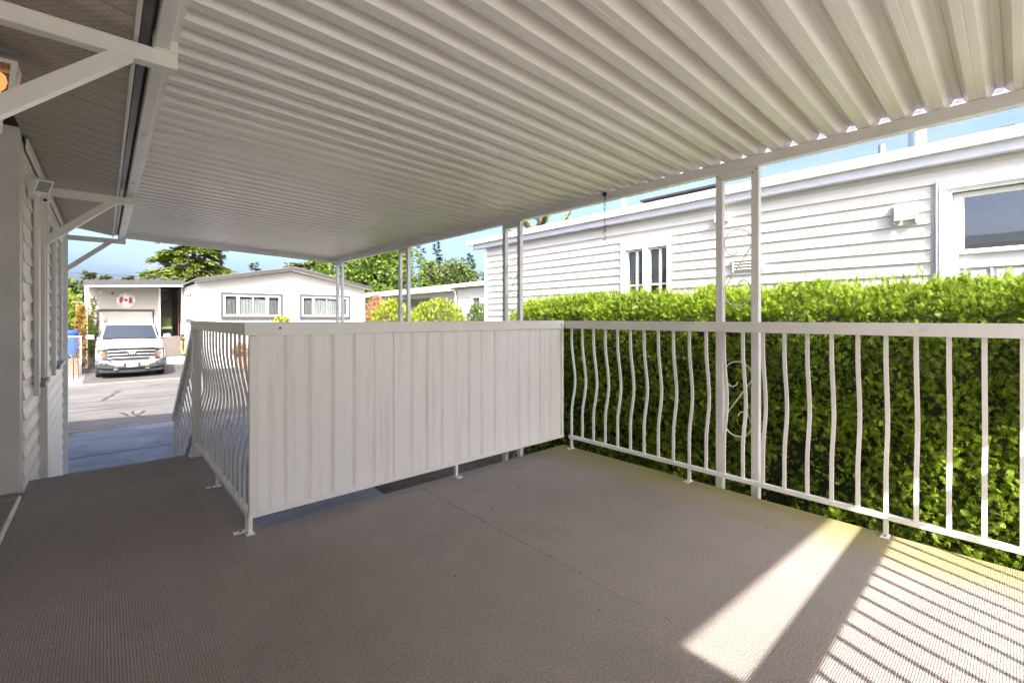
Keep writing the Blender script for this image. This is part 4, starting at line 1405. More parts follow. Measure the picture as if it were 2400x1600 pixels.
for xe in (GX0 - .13, GX1 + .16):
    fs.hexa([(PX, GY - .50, PZ + .03), (PX, GY - .002, PZ + .03), (PX, GY - .002, PZ + .05), (PX, GY - .50, PZ + .05),
             (xe, GY - .50, EZ - .02), (xe, GY - .002, EZ - .02), (xe, GY - .002, EZ), (xe, GY - .50, EZ)])
fs.build('soffit', 'trimwhite', bg)
def front_window(a, b2, c, d2, m1, m2):
    f = MB()
    t = .10
    for q in ((a - t, a, c - t, d2 + t), (b2, b2 + t, c - t, d2 + t), (a, b2, d2, d2 + t), (a, b2, c - t, c)):
        f.box(q[0] + .0005, q[1] - .0005, GY - .05, GY - .001, q[2], q[3], b=.006)
    w = f.build('window', vmat('grey_window_surround', (0.05, 0.05, 0.055), 0.5, var=.08), bg)
    bx('sill', 'streetgrey', w, a - t, b2 + t, GY - .10, GY - .0505, c - t - .03, c - t + .03)
    s = MB()
    for q in ((a + .001, a + .07, c + .001, d2 - .001), (b2 - .07, b2 - .001, c + .001, d2 - .001), (a + .07, b2 - .07, d2 - .07, d2 - .001), (a + .07, b2 - .07, c + .001, c + .07),
              (m1 - .055, m1 + .055, c + .07, d2 - .07), (m2 - .055, m2 + .055, c + .07, d2 - .07)):
        s.box(q[0], q[1], GY - .02, GY + .07, q[2], q[3])
    s.box((m1 + m2) / 2 - .012, (m1 + m2) / 2 + .012, GY + .01, GY + .05, c + .07, d2 - .07)
    s.build('sash', 'sashwhite', w)
    for u, v2, mt in ((a + .07, m1 - .055, 'screen'), (m1 + .055, m2 - .055, 'curtain'), (m2 + .055, b2 - .07, 'screen')):
        bx('pane', 'glass', w, u, v2, GY + .028, GY + .033, c + .07, d2 - .07)
        n = max(6, int((v2 - u) / .035))
        g0 = [(u + (v2 - u) * i / n, GY + .12 + .022 * math.sin(i * 1.9 + u) + .01 * math.sin(i * .7)) for i in range(n + 1)]
        g = MB()
        zt = d2 - .12
        g.loft([[(x, y, c + .03) for x, y in g0] + [(x, y + .006, c + .03) for x, y in reversed(g0)],
                [(x, y, zt + .05 * math.sin(x * 9)) for x, y in g0] + [(x, y + .006, zt + .05 * math.sin(x * 9)) for x, y in reversed(g0)]])
        g.build('curtain', mt, w)
    MB().box(a - .05, b2 + .05, GY + .20, GY + .22, c - .1, d2 + .1).build('dark_room', 'interior', w)
front_window(*wins[0], 4.41, 5.585)
front_window(*wins[1], 7.62, 8.90)
f = MB()
y0, y1, z0, z1 = sidewin
for q in ((y0 - .09, y0, z0 - .09, z1 + .09), (y1, y1 + .09, z0 - .09, z1 + .09), (y0, y1, z1, z1 + .09), (y0, y1, z0 - .09, z0), ((y0 + y1) / 2 - .03, (y0 + y1) / 2 + .03, z0, z1)):
    f.box(GX0 - .045, GX0 + .03, q[0] + .0005, q[1] - .0005, q[2], q[3])
w = f.build('side_window', 'trimwhite', bg)
bx('sill', 'fasciagrey', w, GX0 - .1, GX0 - .0455, y0 - .12, y1 + .12, z0 - .16, z0 - .08)
bx('pane', 'glassdark', w, GX0 + .03, GX0 + .036, y0 + .001, y1 - .001, z0 + .001, z1 - .001)
# garage wing
GW = 28.5
gdoor = (-0.17, 1.80, G, 1.465)
wl = MB()
wall_cells(wl, GW, GW + .15, 'X', -0.56, 2.10, G, 2.62, [gdoor])
wl.box(-0.56, -0.42, GW + .151, 33, G, 2.62)
wl.box(1.97, 2.10, GW + .151, 33, G, 2.62)
wl.build('garage_wall', 'garagesiding', bg)
lap_boards(bg, 'garagesiding', GW, 'X', -1, -0.555, 2.02, G + .02, 2.60, .20, [(gdoor[0] - .07, gdoor[1] + .07, G - .1, gdoor[3] + .07)], out=.014)
t = MB()
t.box(gdoor[0] - .068, gdoor[0] - .001, GW - .035, GW - .001, G, gdoor[3] + .068)
t.box(gdoor[1] + .001, gdoor[1] + .068, GW - .035, GW - .001, G, gdoor[3] + .068)
t.box(gdoor[0], gdoor[1], GW - .035, GW - .001, gdoor[3] + .001, gdoor[3] + .068)
t.build('garage_door_frame', 'streetgrey', bg)
dh = (gdoor[3] - G) / 5
for i in range(5):
    z0 = G + .005 + i * dh
    bx('garage_door_panel', 'garagesiding', bg, gdoor[0] + .005, gdoor[1] - .005, GW + .07, GW + .10, z0, z0 + dh - .01, b=.012)
bx('corner_board', 'trimwhite', bg, 2.022, 2.11, GW - .035, GW - .001, G, 2.62, b=.005)
g = MB()
g.hexa([(-0.64, 26.95, 2.62), (-0.64, 34, 2.62), (-0.64, 34, 2.76), (-0.64, 26.95, 2.76), (2.94, 26.95, 2.80), (2.94, 34, 2.80), (2.94, 34, 2.94), (2.94, 26.95, 2.94)])
g.build('garage_roof', 'roofing', bg)
g = MB()
g.hexa([(-0.65, 26.90, 2.55), (-0.65, 26.949, 2.55), (-0.65, 26.949, 2.765), (-0.65, 26.90, 2.765), (2.93, 26.90, 2.75), (2.93, 26.949, 2.75), (2.93, 26.949, 2.955), (2.93, 26.90, 2.955)])
g.build('garage_fascia', 'streetgrey', bg)
g = MB()
g.hexa([(-0.62, 26.955, 2.46), (-0.62, 27.03, 2.46), (-0.62, 27.03, 2.618), (-0.62, 26.955, 2.618), (2.92, 26.955, 2.64), (2.92, 27.03, 2.64), (2.92, 27.03, 2.797), (2.92, 26.955, 2.797)])
g.build('eave_beam', 'trimwhite', bg)
bx('eave_post', 'trimwhite', bg, -0.60, -0.51, 26.96, 27.05, G, 2.46)
MB().tube([(-.50, 26.9, 2.5), (-.555, 26.93, 2.2), (-.555, 26.93, -.45), (-.56, 26.85, -.68), (-.75, 26.6, -.8)], .045, 10).build('downpipe', 'trimwhite', bg, True)
b = MB()
b.cyl((-0.09, GW - .02, 2.345), (-0.09, GW - .07, 2.345), .06, n=16)
b.build('sensor_light', 'galv', bg, True)
MB().cyl((0.31, GW - .02, 2.277), (0.31, GW - .08, 2.277), .045, n=16).build('security_camera', 'blackpl', bg, True)
# porch between the wings
MB().box(2.12, GX0 - .03, 28.45, 33, G, 0.20).build('porch_floor', 'stairgrey', bg)
for i in range(6):
    z1 = 0.20 - .172 * i - .172
    bx('porch_step', 'stairgrey', bg, 2.12, GX0 - .03, 28.21 - .24 * i, 28.449 - .24 * i, G, z1)
MB().box(2.12, GX0 + .8, 32.8, 32.9, .2, 2.72).build('porch_wall', 'siding', bg)
lap_boards(bg, 'siding', 32.8, 'X', -1, 2.12, 2.95, .22, 2.5, .18, [])
bx('porch_post', 'trimwhite', bg, 2.86, 2.93, 27.62, 27.69, G, 2.70)
MB().box(2.96, 3.05, 27.7, 33, .2, 2.62).build('porch_side_wall', 'siding', bg)
bx('porch_door', 'interior', bg, 2.90, 2.955, 29.2, 30.2, .21, 2.2)
bx('porch_curtain', 'burgundy', bg, 2.87, 2.895, 28.9, 29.15, .30, 2.25)
bx('porch_blind', 'trimwhite', bg, 2.13, 2.75, 32.70, 32.78, 2.15, 2.5)
bx('porch_window', 'blind', bg, 2.13, 2.40, 32.74, 32.781, .9, 2.1)
b = MB()
b.box(2.80, 2.88, 28.5, 28.6, 1.95, 2.3)
b.prism([(2.78, 2.3), (2.90, 2.3), (2.84, 2.38)], 1, 28.48, 28.62)
b.build('porch_lamp', 'blackpl', bg)
bx('step_plank', 'trimwhite', bg, 2.0, 4.3, 26.75, 26.83, G, -.72)
bx('chimney', 'brick', bg, 9.2, 9.6, 30, 30.4, 2.9, 3.25)

# porch chair
ch = thing('porch_chair', 'green cushioned garden chair on the bungalow porch', 'chair', (2.36, 29.0, .2))
cm = MB()
cm.hexa([(2.14, 29.05, .62), (2.60, 29.05, .62), (2.60, 29.15, .60), (2.14, 29.15, .60), (2.16, 29.3, 1.15), (2.58, 29.3, 1.15), (2.58, 29.4, 1.12), (2.16, 29.4, 1.12)])
cm.build('backrest', 'greencloth', ch)
bx('seat', 'greencloth', ch, 2.14, 2.60, 28.6, 29.05, .56, .66, b=.02)
for x in (2.15, 2.57):
    for y in (28.62, 29.1):
        MB().cyl((x, y, .201), (x, y, .56), .015, n=8).build('leg', 'iron', ch)
    MB().tube([(x, 28.62, .66), (x, 28.6, .82), (x, 29.08, .84)], .015, 8).build('armrest', 'iron', ch, True)

# hose hanging by the steps
hs = thing('garden_hose', 'coiled yellow hose on a dark reel beside the porch steps', 'hose', (2.85, 26.9, G))
for k in range(7):
    c = (2.84 + k * .004, 26.9, -.22)
    MB().tube([(c[0] + (.07 + .012 * math.sin(k)) * math.cos(t), c[1], c[2] + (.36 + .05 * math.cos(k * 2)) * math.sin(t)) for t in [2 * math.pi * i / 18 for i in range(18)]], .013, 6, True).build('loop', 'hose', hs, True)
b = MB()
b.box(2.79, 2.90, 26.93, 27.0, G, .35)
b.cyl((2.84, 26.94, .1), (2.84, 26.84, .1), .07, n=12)
b.build('reel_stand', 'blackpl', hs)

# oval sign over the garage door
def text_mesh(body, size, ext):
    cu = bpy.data.curves.new('t', 'FONT')
    cu.body = body
    cu.size = size
    cu.align_x = 'CENTER'
    cu.align_y = 'CENTER'
    cu.extrude = ext
    ob = bpy.data.objects.new('t', cu)
    COL.objects.link(ob)
    dg = bpy.context.evaluated_depsgraph_get()
    me = bpy.data.meshes.new_from_object(ob.evaluated_get(dg))
    vs = [tuple(v.co) for v in me.vertices]
    fs_ = [tuple(p.vertices) for p in me.polygons]
    bpy.data.objects.remove(ob)
    bpy.data.meshes.remove(me)
    return vs, fs_
sg = thing('oval_sign', 'oval sign with red maple leaf flag over the garage door', 'sign', (0.795, GW - .02, 1.97))
SXc, SZc, SA, SB, SY = 0.795, 1.972, .362, .372, GW - .022
def ov(ka, kb, y, n=40):
    return [(SXc + ka * math.cos(2 * math.pi * i / n), y, SZc + kb * math.sin(2 * math.pi * i / n)) for i in range(n)]
MB().loft([ov(SA, SB, SY), ov(SA, SB, SY - .02)]).build('board', 'trimwhite', sg)
for ka, kb, w in ((SA * .98, SB * .98, .010), (SA * .70, SB * .66, .008)):
    MB().loft([ov(ka, kb, SY - .0205), ov(ka, kb, SY - .026), ov(ka - w, kb - w, SY - .026), ov(ka - w, kb - w, SY - .0205)], cap=False).build('ring', 'signblack', sg)
fl_ = MB()
for s in (-1, 1):
    pts = []
    for i in range(9):
        t = -.72 + 1.44 * i / 8
        pts.append((SXc + s * SA * .66 * math.cos(t), SZc + SB * .55 * math.sin(t) * 1.1))
    x_in = SXc + s * SA * .30
    pts += [(x_in + .02, SZc + SB * .40), (x_in - .02, SZc - SB * .40)]
    fl_.prism(pts, 1, SY - .027, SY - .0205)
leafp = [(0, .42), (.08, .26), (.17, .31), (.14, .10), (.27, .22), (.31, .14), (.44, .16), (.38, .02), (.43, -.03), (.20, -.20), (.22, -.28), (.02, -.25), (.02, -.42)]
leafp = leafp + [(-x, z) for x, z in reversed(leafp[1:])]
fl_.prism([(SXc + x * .20, SZc + z * .24) for x, z in leafp], 1, SY - .027, SY - .0205)
fl_.build('flag', 'red', sg)
lt2 = MB()
def arc_text(txt, a0, a1, flip):
    n = len(txt)
    for i, chx in enumerate(txt):
        if chx == ' ':
            continue
        t = R(a0 + (a1 - a0) * (i + .5) / n)
        vs, fs_ = text_mesh(chx, .105, .002)
        cx, cz = SXc + SA * .83 * math.cos(t), SZc + SB * .81 * math.sin(t)
        rot = (t - math.pi / 2) if not flip else (t + math.pi / 2)
        ca, sa = math.cos(rot), math.sin(rot)
        lt2.add([(cx + x * ca - y_ * sa, SY - .0235 - z_, cz + x * sa + y_ * ca) for x, y_, z_ in vs], fs_)
arc_text('TRUE NORTH', 160, 20, False)
arc_text('STRONG & FREE', 198, 342, True)
lt2.build('lettering', 'signblack', sg)

# ------------------------------------------------------------------ pickup truck
TY, TX = 21.6, 0.775
tk = thing('pickup_truck', 'white pickup truck parked nose-out in front of the garage', 'truck', (TX, TY, G))
def ZT(z):
    return G + float(np.interp(z, [0, .34, .50, .80, 1.10, 1.29, 1.805, 1.94], [0, .17, .36, .67, 1.09, 1.375, 1.87, 1.985]))
def T(x, y, z):
    return (TX + x, TY + y, ZT(z))
def TW(x, y, z):
    return (TX + x, TY + y, G + z)
def sym(h):
    """closed section from half outline (x>0), bottom to top"""
    return h + [(-x, z) for x, z in reversed(h)]
def tloft(st):
    b = MB()
    b.loft([[T(x, y, z) for x, z in sym(h)] for y, h in st])
    return b
body = tloft([
    (0.06, [(.86, .70), (.90, .86), (.89, 1.03), (.78, 1.09), (.40, 1.125), (.0, 1.13)]),
    (0.14, [(.93, .60), (.965, .86), (.955, 1.04), (.84, 1.125), (.42, 1.155), (.0, 1.16)]),
    (0.45, [(.97, .56), (1.0, .88), (.985, 1.06), (.87, 1.165), (.44, 1.20), (.0, 1.205)]),
    (1.00, [(.98, .56), (1.01, .92), (.995, 1.09), (.90, 1.20), (.46, 1.245), (.0, 1.25)]),
    (1.50, [(.98, .50), (1.01, .95), (.99, 1.12), (.92, 1.235), (.5, 1.285), (.0, 1.29)])])
body.build('hood', 'truckpaint', tk, True)
b = tloft([(1.46, [(.97, .40), (1.0, .9), (.985, 1.20), (.95, 1.262)]), (3.75, [(.97, .40), (1.0, .9), (.985, 1.22), (.95, 1.30)])])
b.build('cab_lower', 'truckpaint', tk, True)
b = tloft([(1.50, [(.86, 1.24), (.84, 1.27)]), (2.12, [(.93, 1.25), (.77, 1.84)]), (2.30, [(.935, 1.25), (.785, 1.885)]),
           (3.45, [(.93, 1.26), (.77, 1.88)]), (3.74, [(.92, 1.28), (.73, 1.83)])])
b.build('cab', 'truckpaint', tk, True)
b = tloft([(2.10, [(.77, 1.83), (.67, 1.862), (.0, 1.88)]), (2.35, [(.785, 1.87), (.685, 1.915), (.0, 1.938)]), (3.4, [(.77, 1.865), (.67, 1.91), (.0, 1.93)]), (3.72, [(.73, 1.81), (.63, 1.84), (.0, 1.85)])])
b.build('cab_roof', 'truckpaint', tk, True)
b = tloft([(3.76, [(.97, .50), (1.0, .9), (.985, 1.27), (.93, 1.30)]), (5.85, [(.97, .50), (1.0, .9), (.985, 1.27), (.93, 1.30)])])
b.build('cargo_bed', 'truckpaint', tk, True)
# windscreen in front of a shallow dark cabin
def wsq(k, dz):
    x0, x1 = .80 * k, .645 * k
    return x0, x1
b = MB()
yb, zb, yt, zt = 1.535, 1.305, 2.075, 1.805
cols = 8
for i in range(cols):
    u0, u1 = -1 + 2 * i / cols, -1 + 2 * (i + 1) / cols
    def ws(u, t, off):
        x = u * (.815 + (.705 - .815) * t)
        bow = -.045 * (1 - u * u)
        return T(x, yb + (yt - yb) * t + bow - .022 + off, zb + (zt - zb) * t + .012 + .02 * (1 - u * u) * t)
    b.add([ws(u0, 0, 0), ws(u1, 0, 0), ws(u1, 1, 0), ws(u0, 1, 0)], [(0, 1, 2, 3)])
b.build('windscreen', M['glassdark'], tk, True)
for u in (-1, 1):
    b = MB()
    b.hexa([T(u * .82, yb - .02, zb), T(u * .855, yb, zb - .01), T(u * .855, yb + .02, zb - .01), T(u * .82, yb + .02, zb),
            T(u * .71, yt - .028, zt + .01), T(u * .742, yt - .01, zt + .01), T(u * .742, yt + .02, zt + .01), T(u * .71, yt + .02, zt + .01)])
    b.build('pillar_trim', 'truckpaint', tk)
for s in (-1, 1):
    MB().hexa([T(s * .937, 1.95, 1.32), T(s * .932, 3.6, 1.34), T(s * .940, 3.6, 1.34), T(s * .945, 1.95, 1.32),
               T(s * .822, 2.32, 1.80), T(s * .812, 3.45, 1.80), T(s * .822, 3.45, 1.80), T(s * .832, 2.32, 1.80)]).build('side_window', 'glassdark', tk)
b = MB()
b.hexa([T(-.40, 2.26, 1.925), T(.40, 2.26, 1.925), T(.40, 2.26, 1.932), T(-.40, 2.26, 1.932), T(-.38, 2.95, 1.943), T(.38, 2.95, 1.943), T(.38, 2.95, 1.95), T(-.38, 2.95, 1.95)])
b.build('sunroof', 'glassdark', tk)
for x0, x1, y1 in ((-.55, .02, 1.60), (.02, .62, 1.62)):
    MB().bar(T(x0, 1.475, 1.315), T(x1 + .08, 1.55, 1.36), .02, .014, (0, 0, 1)).build('wiper', 'blackpl', tk)
MB().box(TX - .82, TX + .82, TY + 1.46, TY + 1.515, ZT(1.286), ZT(1.30)).build('cowl', 'blackpl', tk)
b = MB()
b.tube([T(.42 + .15 * math.cos(t), 1.93 - .02 * math.sin(t), 1.44 + .09 * math.sin(t)) for t in [math.pi * i / 12 for i in range(13)]], .012, 6)
# grille
b = MB()
b.box(TX - .66, TX + .66, TY + .035, TY + .07, ZT(.80), ZT(1.095))
b.build('grille_mesh', vmat('dark_grille', (0.03, 0.03, 0.032), 0.3, .6, var=.3, scale=60), tk)
g = MB()
for z, hh, w in ((1.085, .018, .50), (1.01, .055, .66), (.925, .055, .66), (.845, .05, .66), (.80, .02, .48)):
    secs = []
    for i in range(9):
        x = -w + 2 * w * i / 8
        yy = .0 + .03 * (x / .7) ** 2
        zz = z - (.012 * abs(x / .7) ** 2)
        secs.append([T(x, yy, zz - hh / 2), T(x, yy - .012, zz - hh / 4), T(x, yy - .012, zz + hh / 4), T(x, yy, zz + hh / 2), T(x, yy + .05, zz + hh / 2), T(x, yy + .05, zz - hh / 2)])
    g.loft(secs)
for i in range(15):
    x = -.46 + .92 * i / 14
    g.box(TX + x - .008, TX + x + .008, TY + .012, TY + .034, ZT(1.04), ZT(1.08))
    g.box(TX + x - .008, TX + x + .008, TY + .012, TY + .034, ZT(.808), ZT(.825))
g.build('grille_bar', 'chrome', tk, True)
em = MB()
def ell2(ax, az, y):
    return [T(ax * math.cos(2 * math.pi * i / 28), y, .965 + az * math.sin(2 * math.pi * i / 28)) for i in range(28)]
em.loft([ell2(.135, .058, .0), ell2(.135, .058, -.022), ell2(.115, .045, -.028)])
e_ = em.build('emblem', 'chrome', tk, True)
MB().loft([ell2(.118, .047, -.0285), ell2(.116, .045, -.031)]).build('emblem_field', 'blue', e_)
vs, fs_ = text_mesh('Ford', .088, .001)
MB().add([T(x + .12 * y_, -.0325 - z_, .967 + y_) for x, y_, z_ in vs], fs_).build('emblem_lettering', 'trimwhite', e_)
for s in (-1, 1):
    h = MB()
    h.hexa([T(s * .665, .035, .80), T(s * .93, .085, .81), T(s * .95, .15, .81), T(s * .665, .09, .80),
            T(s * .665, .035, 1.085), T(s * .93, .085, 1.075), T(s * .95, .15, 1.07), T(s * .665, .09, 1.085)])
    hl = h.build('headlight', 'headlamp', tk)
    MB().hexa([T(s * .735, .034, .885), T(s * .85, .056, .885), T(s * .85, .08, .885), T(s * .735, .06, .885),
               T(s * .735, .034, .985), T(s * .85, .056, .985), T(s * .85, .08, .985), T(s * .735, .06, .985)]).build('lens', 'amber', hl)
    fr_ = MB()
    for z0, z1 in ((1.03, 1.065), (.815, .85)):
        fr_.hexa([T(s * .67, .020, z0), T(s * .925, .070, z0), T(s * .925, .085, z0), T(s * .67, .036, z0), T(s * .67, .020, z1), T(s * .925, .070, z1), T(s * .925, .085, z1), T(s * .67, .036, z1)])
    fr_.hexa([T(s * .88, .062, .85), T(s * .925, .070, .85), T(s * .925, .085, .85), T(s * .88, .075, .85), T(s * .88, .062, 1.03), T(s * .925, .070, 1.03), T(s * .925, .085, 1.03), T(s * .88, .075, 1.03)])
    fr_.build('light_bar', 'chrome', hl)
# bumper, sculpted along its width
b = MB()
secs = []
for i in range(25):
    x = -1.0 + 2.0 * i / 24
    a = abs(x)
    yf = -.14 + .05 * a ** 2 + (.10 * max(0, a - .82) / .18)
    zt = .725 if a < .5 else (.725 + (min(a, .62) - .5) / .12 * .075)
    zb_ = .50 + (.05 * max(0, a - .6) / .4)
    secs.append([T(x, yf + .03, zb_), T(x, yf, zb_ + .03), T(x, yf - .005, (zb_ + zt) / 2), T(x, yf + .02, zt - .03), T(x, yf + .05, zt), T(x, yf + .22, zt), T(x, yf + .22, zb_)])
b.loft(secs)
b.build('bumper', 'chrome', tk, True)
b = MB()
for i in range(1):
    secs = []
    for k in range(13):
        x = -.90 + 1.80 * k / 12
        yy = -.03 + .06 * abs(x) ** 2
        secs.append([T(x, yy + .05, .34 + .05 * abs(x)), T(x, yy, .36 + .05 * abs(x)), T(x, yy, .515), T(x, yy + .2, .515), T(x, yy + .2, .34 + .05 * abs(x))])
    b.loft(secs)
b.build('air_dam', 'blackpl', tk, True)
bx('bumper_opening', 'blackpl', tk, TX - .50, TX + .50, TY - .152, TY - .10, ZT(.575), ZT(.68))
for s in (-1, 1):
    bx('bumper_insert', 'galv', tk, TX + s * .36 - .13, TX + s * .36 + .13, TY - .156, TY - .13, ZT(.575), ZT(.675), b=.01)
    fg = MB().box(TX + s * .77 - .11, TX + s * .77 + .11, TY - .132, TY - .06, ZT(.60), ZT(.72), b=.02).build('fog_light', 'blackpl', tk)
    bx('lens', 'headlamp', fg, TX + s * .785 - .055, TX + s * .785 + .055, TY - .138, TY - .1325, ZT(.63), ZT(.695), b=.002)
    MB().tube([T(s * .44 - .06, -.06, .475), T(s * .44, -.12, .47), T(s * .44 + .06, -.06, .475)], .02, 8).build('tow_hook', 'galv', tk, True)
    m_ = MB()
    m_.loft([[T(s * (1.05 + dx * k), 1.62 + yy, 1.37 + dz * k) for dx, dz in ((-.02, -.10), (.20, -.085), (.235, 0), (.20, .10), (-.01, .085))] for k, yy in ((.8, 0), (1, .04), (1, .12), (.85, .16))])
    mo = m_.build('wing_mirror', 'galv', tk, True)
    MB().bar(T(s * .94, 1.72, 1.27), T(s * 1.06, 1.70, 1.28), .06, .05, (0, 1, 0)).build('arm', 'blackpl', mo)
pl = MB().box(TX - .155, TX + .155, TY - .172, TY - .158, ZT(.555), ZT(.70), b=.003).build('licence_plate', vmat('white_plate', (0.8, 0.8, 0.82), 0.4, var=.05), tk)
for s in (-1, 1):
    for yw in (1.0, 4.75):
        w_ = MB()
        prf = [(.0, .30), (.0, .37), (.03, .395), (.23, .395), (.26, .37), (.26, .30)]
        secs = []
        for i in range(28):
            t = 2 * math.pi * i / 28
            secs.append([TW(s * (.99 - dx), yw + r * math.cos(t), .395 + r * math.sin(t)) for dx, r in prf])
        secs.append(secs[0])
        w_.loft(secs, cap=False, closed=True)
        wo = w_.build('wheel', 'rubber', tk, True)
        rm = MB()
        rm.cyl(TW(s * .76, yw, .395), TW(s * .955, yw, .395), .302, n=24)
        for i in range(6):
            t = 2 * math.pi * i / 6
            rm.bar(TW(s * .965, yw, .395), TW(s * .965, yw + .27 * math.cos(t), .395 + .27 * math.sin(t)), .02, .07, (1, 0, 0))
        rm.build('rim', 'galv', wo)
bx('underbody', 'blackpl', tk, TX - .72, TX + .72, TY + .3, TY + 5.6, ZT(.30), ZT(.55))

# ------------------------------------------------------------------ low white house further along the street
lh = thing('low_white_house', 'long low white house behind the golden shrubs', 'house', (18.5, 27.0, G))
HXw = 15.5
wl = MB()
hw = (19.95, 20.6, .9, 2.24)
wall_cells(wl, HXw + .35, HXw + .5, 'Y', 22.06, 36, G, 2.75, [(25.6, 33.0, -.3, 2.45)])
wall_cells(wl, HXw, HXw + .15, 'Y', 14, 22.05, G, 2.80, [hw])
wl.box(HXw + .151, HXw + .6, 21.9, 22.05, G, 2.80)
wl.box(HXw + .55, 22, 35.8, 36, G, 2.8)
wl.box(HXw + 1.9, HXw + 2.0, 22.06, 35.8, G, 2.8)
wl.build('wall', 'stucco', lh)
lap_boards(lh, 'stucco', HXw, 'Y', -1, 14.05, 22.0, .2, 2.78, .19, [(hw[0] - .08, hw[1] + .08, hw[2] - .1, hw[3] + .08)], out=.02)
lap_boards(lh, 'stucco', HXw + .35, 'Y', -1, 22.1, 25.55, .2, 2.7, .19, [], out=.02)
f = MB()
for q in ((hw[0] - .07, hw[0], hw[2] - .07, hw[3] + .07), (hw[1], hw[1] + .07, hw[2] - .07, hw[3] + .07), (hw[0], hw[1], hw[3], hw[3] + .07), (hw[0], hw[1], hw[2] - .07, hw[2])):
    f.box(HXw - .03, HXw + .05, q[0] + .001, q[1] - .001, q[2], q[3])
w = f.build('window', 'trimwhite', lh)
bx('pane', 'screen', w, HXw + .06, HXw + .065, *hw[:2], *hw[2:])
fs = MB()
fs.box(HXw - .32, HXw - .28, 22.4, 35.2, 2.72, 3.03)
fs.hexa([(HXw - .32, 14, 2.885), (HXw - .28, 14, 2.885), (HXw - .28, 22.39, 2.885), (HXw - .32, 22.39, 2.885), (HXw - .32, 14, 3.12), (HXw - .28, 14, 3.12), (HXw - .28, 22.39, 3.06), (HXw - .32, 22.39, 3.06)])
fs.build('fascia', 'trimwhite', lh)
rf = MB()
rf.hexa([(HXw - .279, 13.9, 3.08), (HXw - .279, 35.3, 3.02), (HXw - .279, 35.3, 3.05), (HXw - .279, 13.9, 3.13), (19, 13.9, 3.5), (19, 35.3, 3.45), (19, 35.3, 3.5), (19, 13.9, 3.55)])
rf.hexa([(19, 13.9, 3.5), (19, 35.3, 3.45), (19, 35.3, 3.5), (19, 13.9, 3.55), (22.6, 13.9, 3.05), (22.6, 35.3, 3.05), (22.6, 35.3, 3.1), (22.6, 13.9, 3.1)])
rf.build('roof', vmat('pale_metal_roof', (0.62, 0.60, 0.58), 0.5, var=.08), lh)
MB().box(HXw - .279, HXw + .349, 22.1, 35.2, 2.75, 2.78).build('soffit', 'trimwhite', lh)
MB().tube([(HXw - .2, 22.3, 2.82), (HXw - .05, 22.2, 2.6), (HXw - .05, 22.2, G)], .05, 8).build('downpipe', 'trimwhite', lh, True)
for y in (28, 31.5):
    bx('carport_post', 'trimwhite', lh, HXw + .1, HXw + .2, y, y + .1, G, 2.75)
MB().box(HXw + 1.4, HXw + 1.8, 26, 32.5, .9, 1.9).build('carport_door', 'siding', lh)

# ------------------------------------------------------------------ shrubs
def bush(name, label, cat, mat, c, r, n, L, w, group=None, up=.5, s=1.5):
    t = thing(name, label, cat, (c[0], c[1], G), group)
    shrub(t, mat, c, r, n, L, w, 'frond', up, s=s, zmin=G)
    b = MB()
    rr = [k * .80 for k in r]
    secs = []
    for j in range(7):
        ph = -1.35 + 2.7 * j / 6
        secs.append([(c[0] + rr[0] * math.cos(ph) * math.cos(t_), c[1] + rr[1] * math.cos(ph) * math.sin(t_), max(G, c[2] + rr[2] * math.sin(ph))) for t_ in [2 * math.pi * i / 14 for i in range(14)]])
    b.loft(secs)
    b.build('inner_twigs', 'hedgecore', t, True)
    return t
bush('golden_shrub', 'large dome-shaped golden shrub beyond the railing, the bigger one', 'shrub', 'goldleaf', (6.95, 10.9, .22), (1.0, 1.0, 1.42), 7500, .11, .10)
bush('golden_shrub', 'smaller golden shrub left of the big golden dome', 'shrub', 'goldleaf', (5.72, 11.1, .05), (.78, .8, 1.48), 5000, .11, .10)
bush('topiary_shrub', 'dark green clipped egg-shaped shrub near the neighbour corner', 'shrub', 'greenleaf', (8.72, 11.3, .25), (.46, .46, 1.35), 4000, .09, .08)
bush('red_shrub', 'pink and orange leaved shrub at the bungalow corner', 'shrub', 'redleaf', (10.9, 23.2, .75), (.6, .6, 1.6), 4500, .16, .14)
bush('left_hedge', 'tall bright green cedar hedge left of the garage', 'hedge', 'cedarleaf', (-2.0, 27.6, .6), (1.6, .9, 2.05), 9000, .16, .15)
bush('yard_plant', 'yellow flowering plant at the gravel edge by the downpipe', 'plant', 'vineleaf', (-.80, 24.6, -.62), (.28, .28, .26), 500, .12, .10)
pf = bush('potted_flowers', 'red and orange flowers in a pot in front of the bungalow', 'plant', 'redleaf', (4.37, 22.3, -.30), (.30, .30, .32), 900, .10, .10)
MB().loft([[(4.37 + r * math.cos(2 * math.pi * i / 18), 22.3 + r * math.sin(2 * math.pi * i / 18), z) for i in range(18)] for z, r in ((G, .17), (-.60, .23), (-.60, .25), (-.54, .25), (-.54, .2))]).build('pot', 'brick', pf, True)

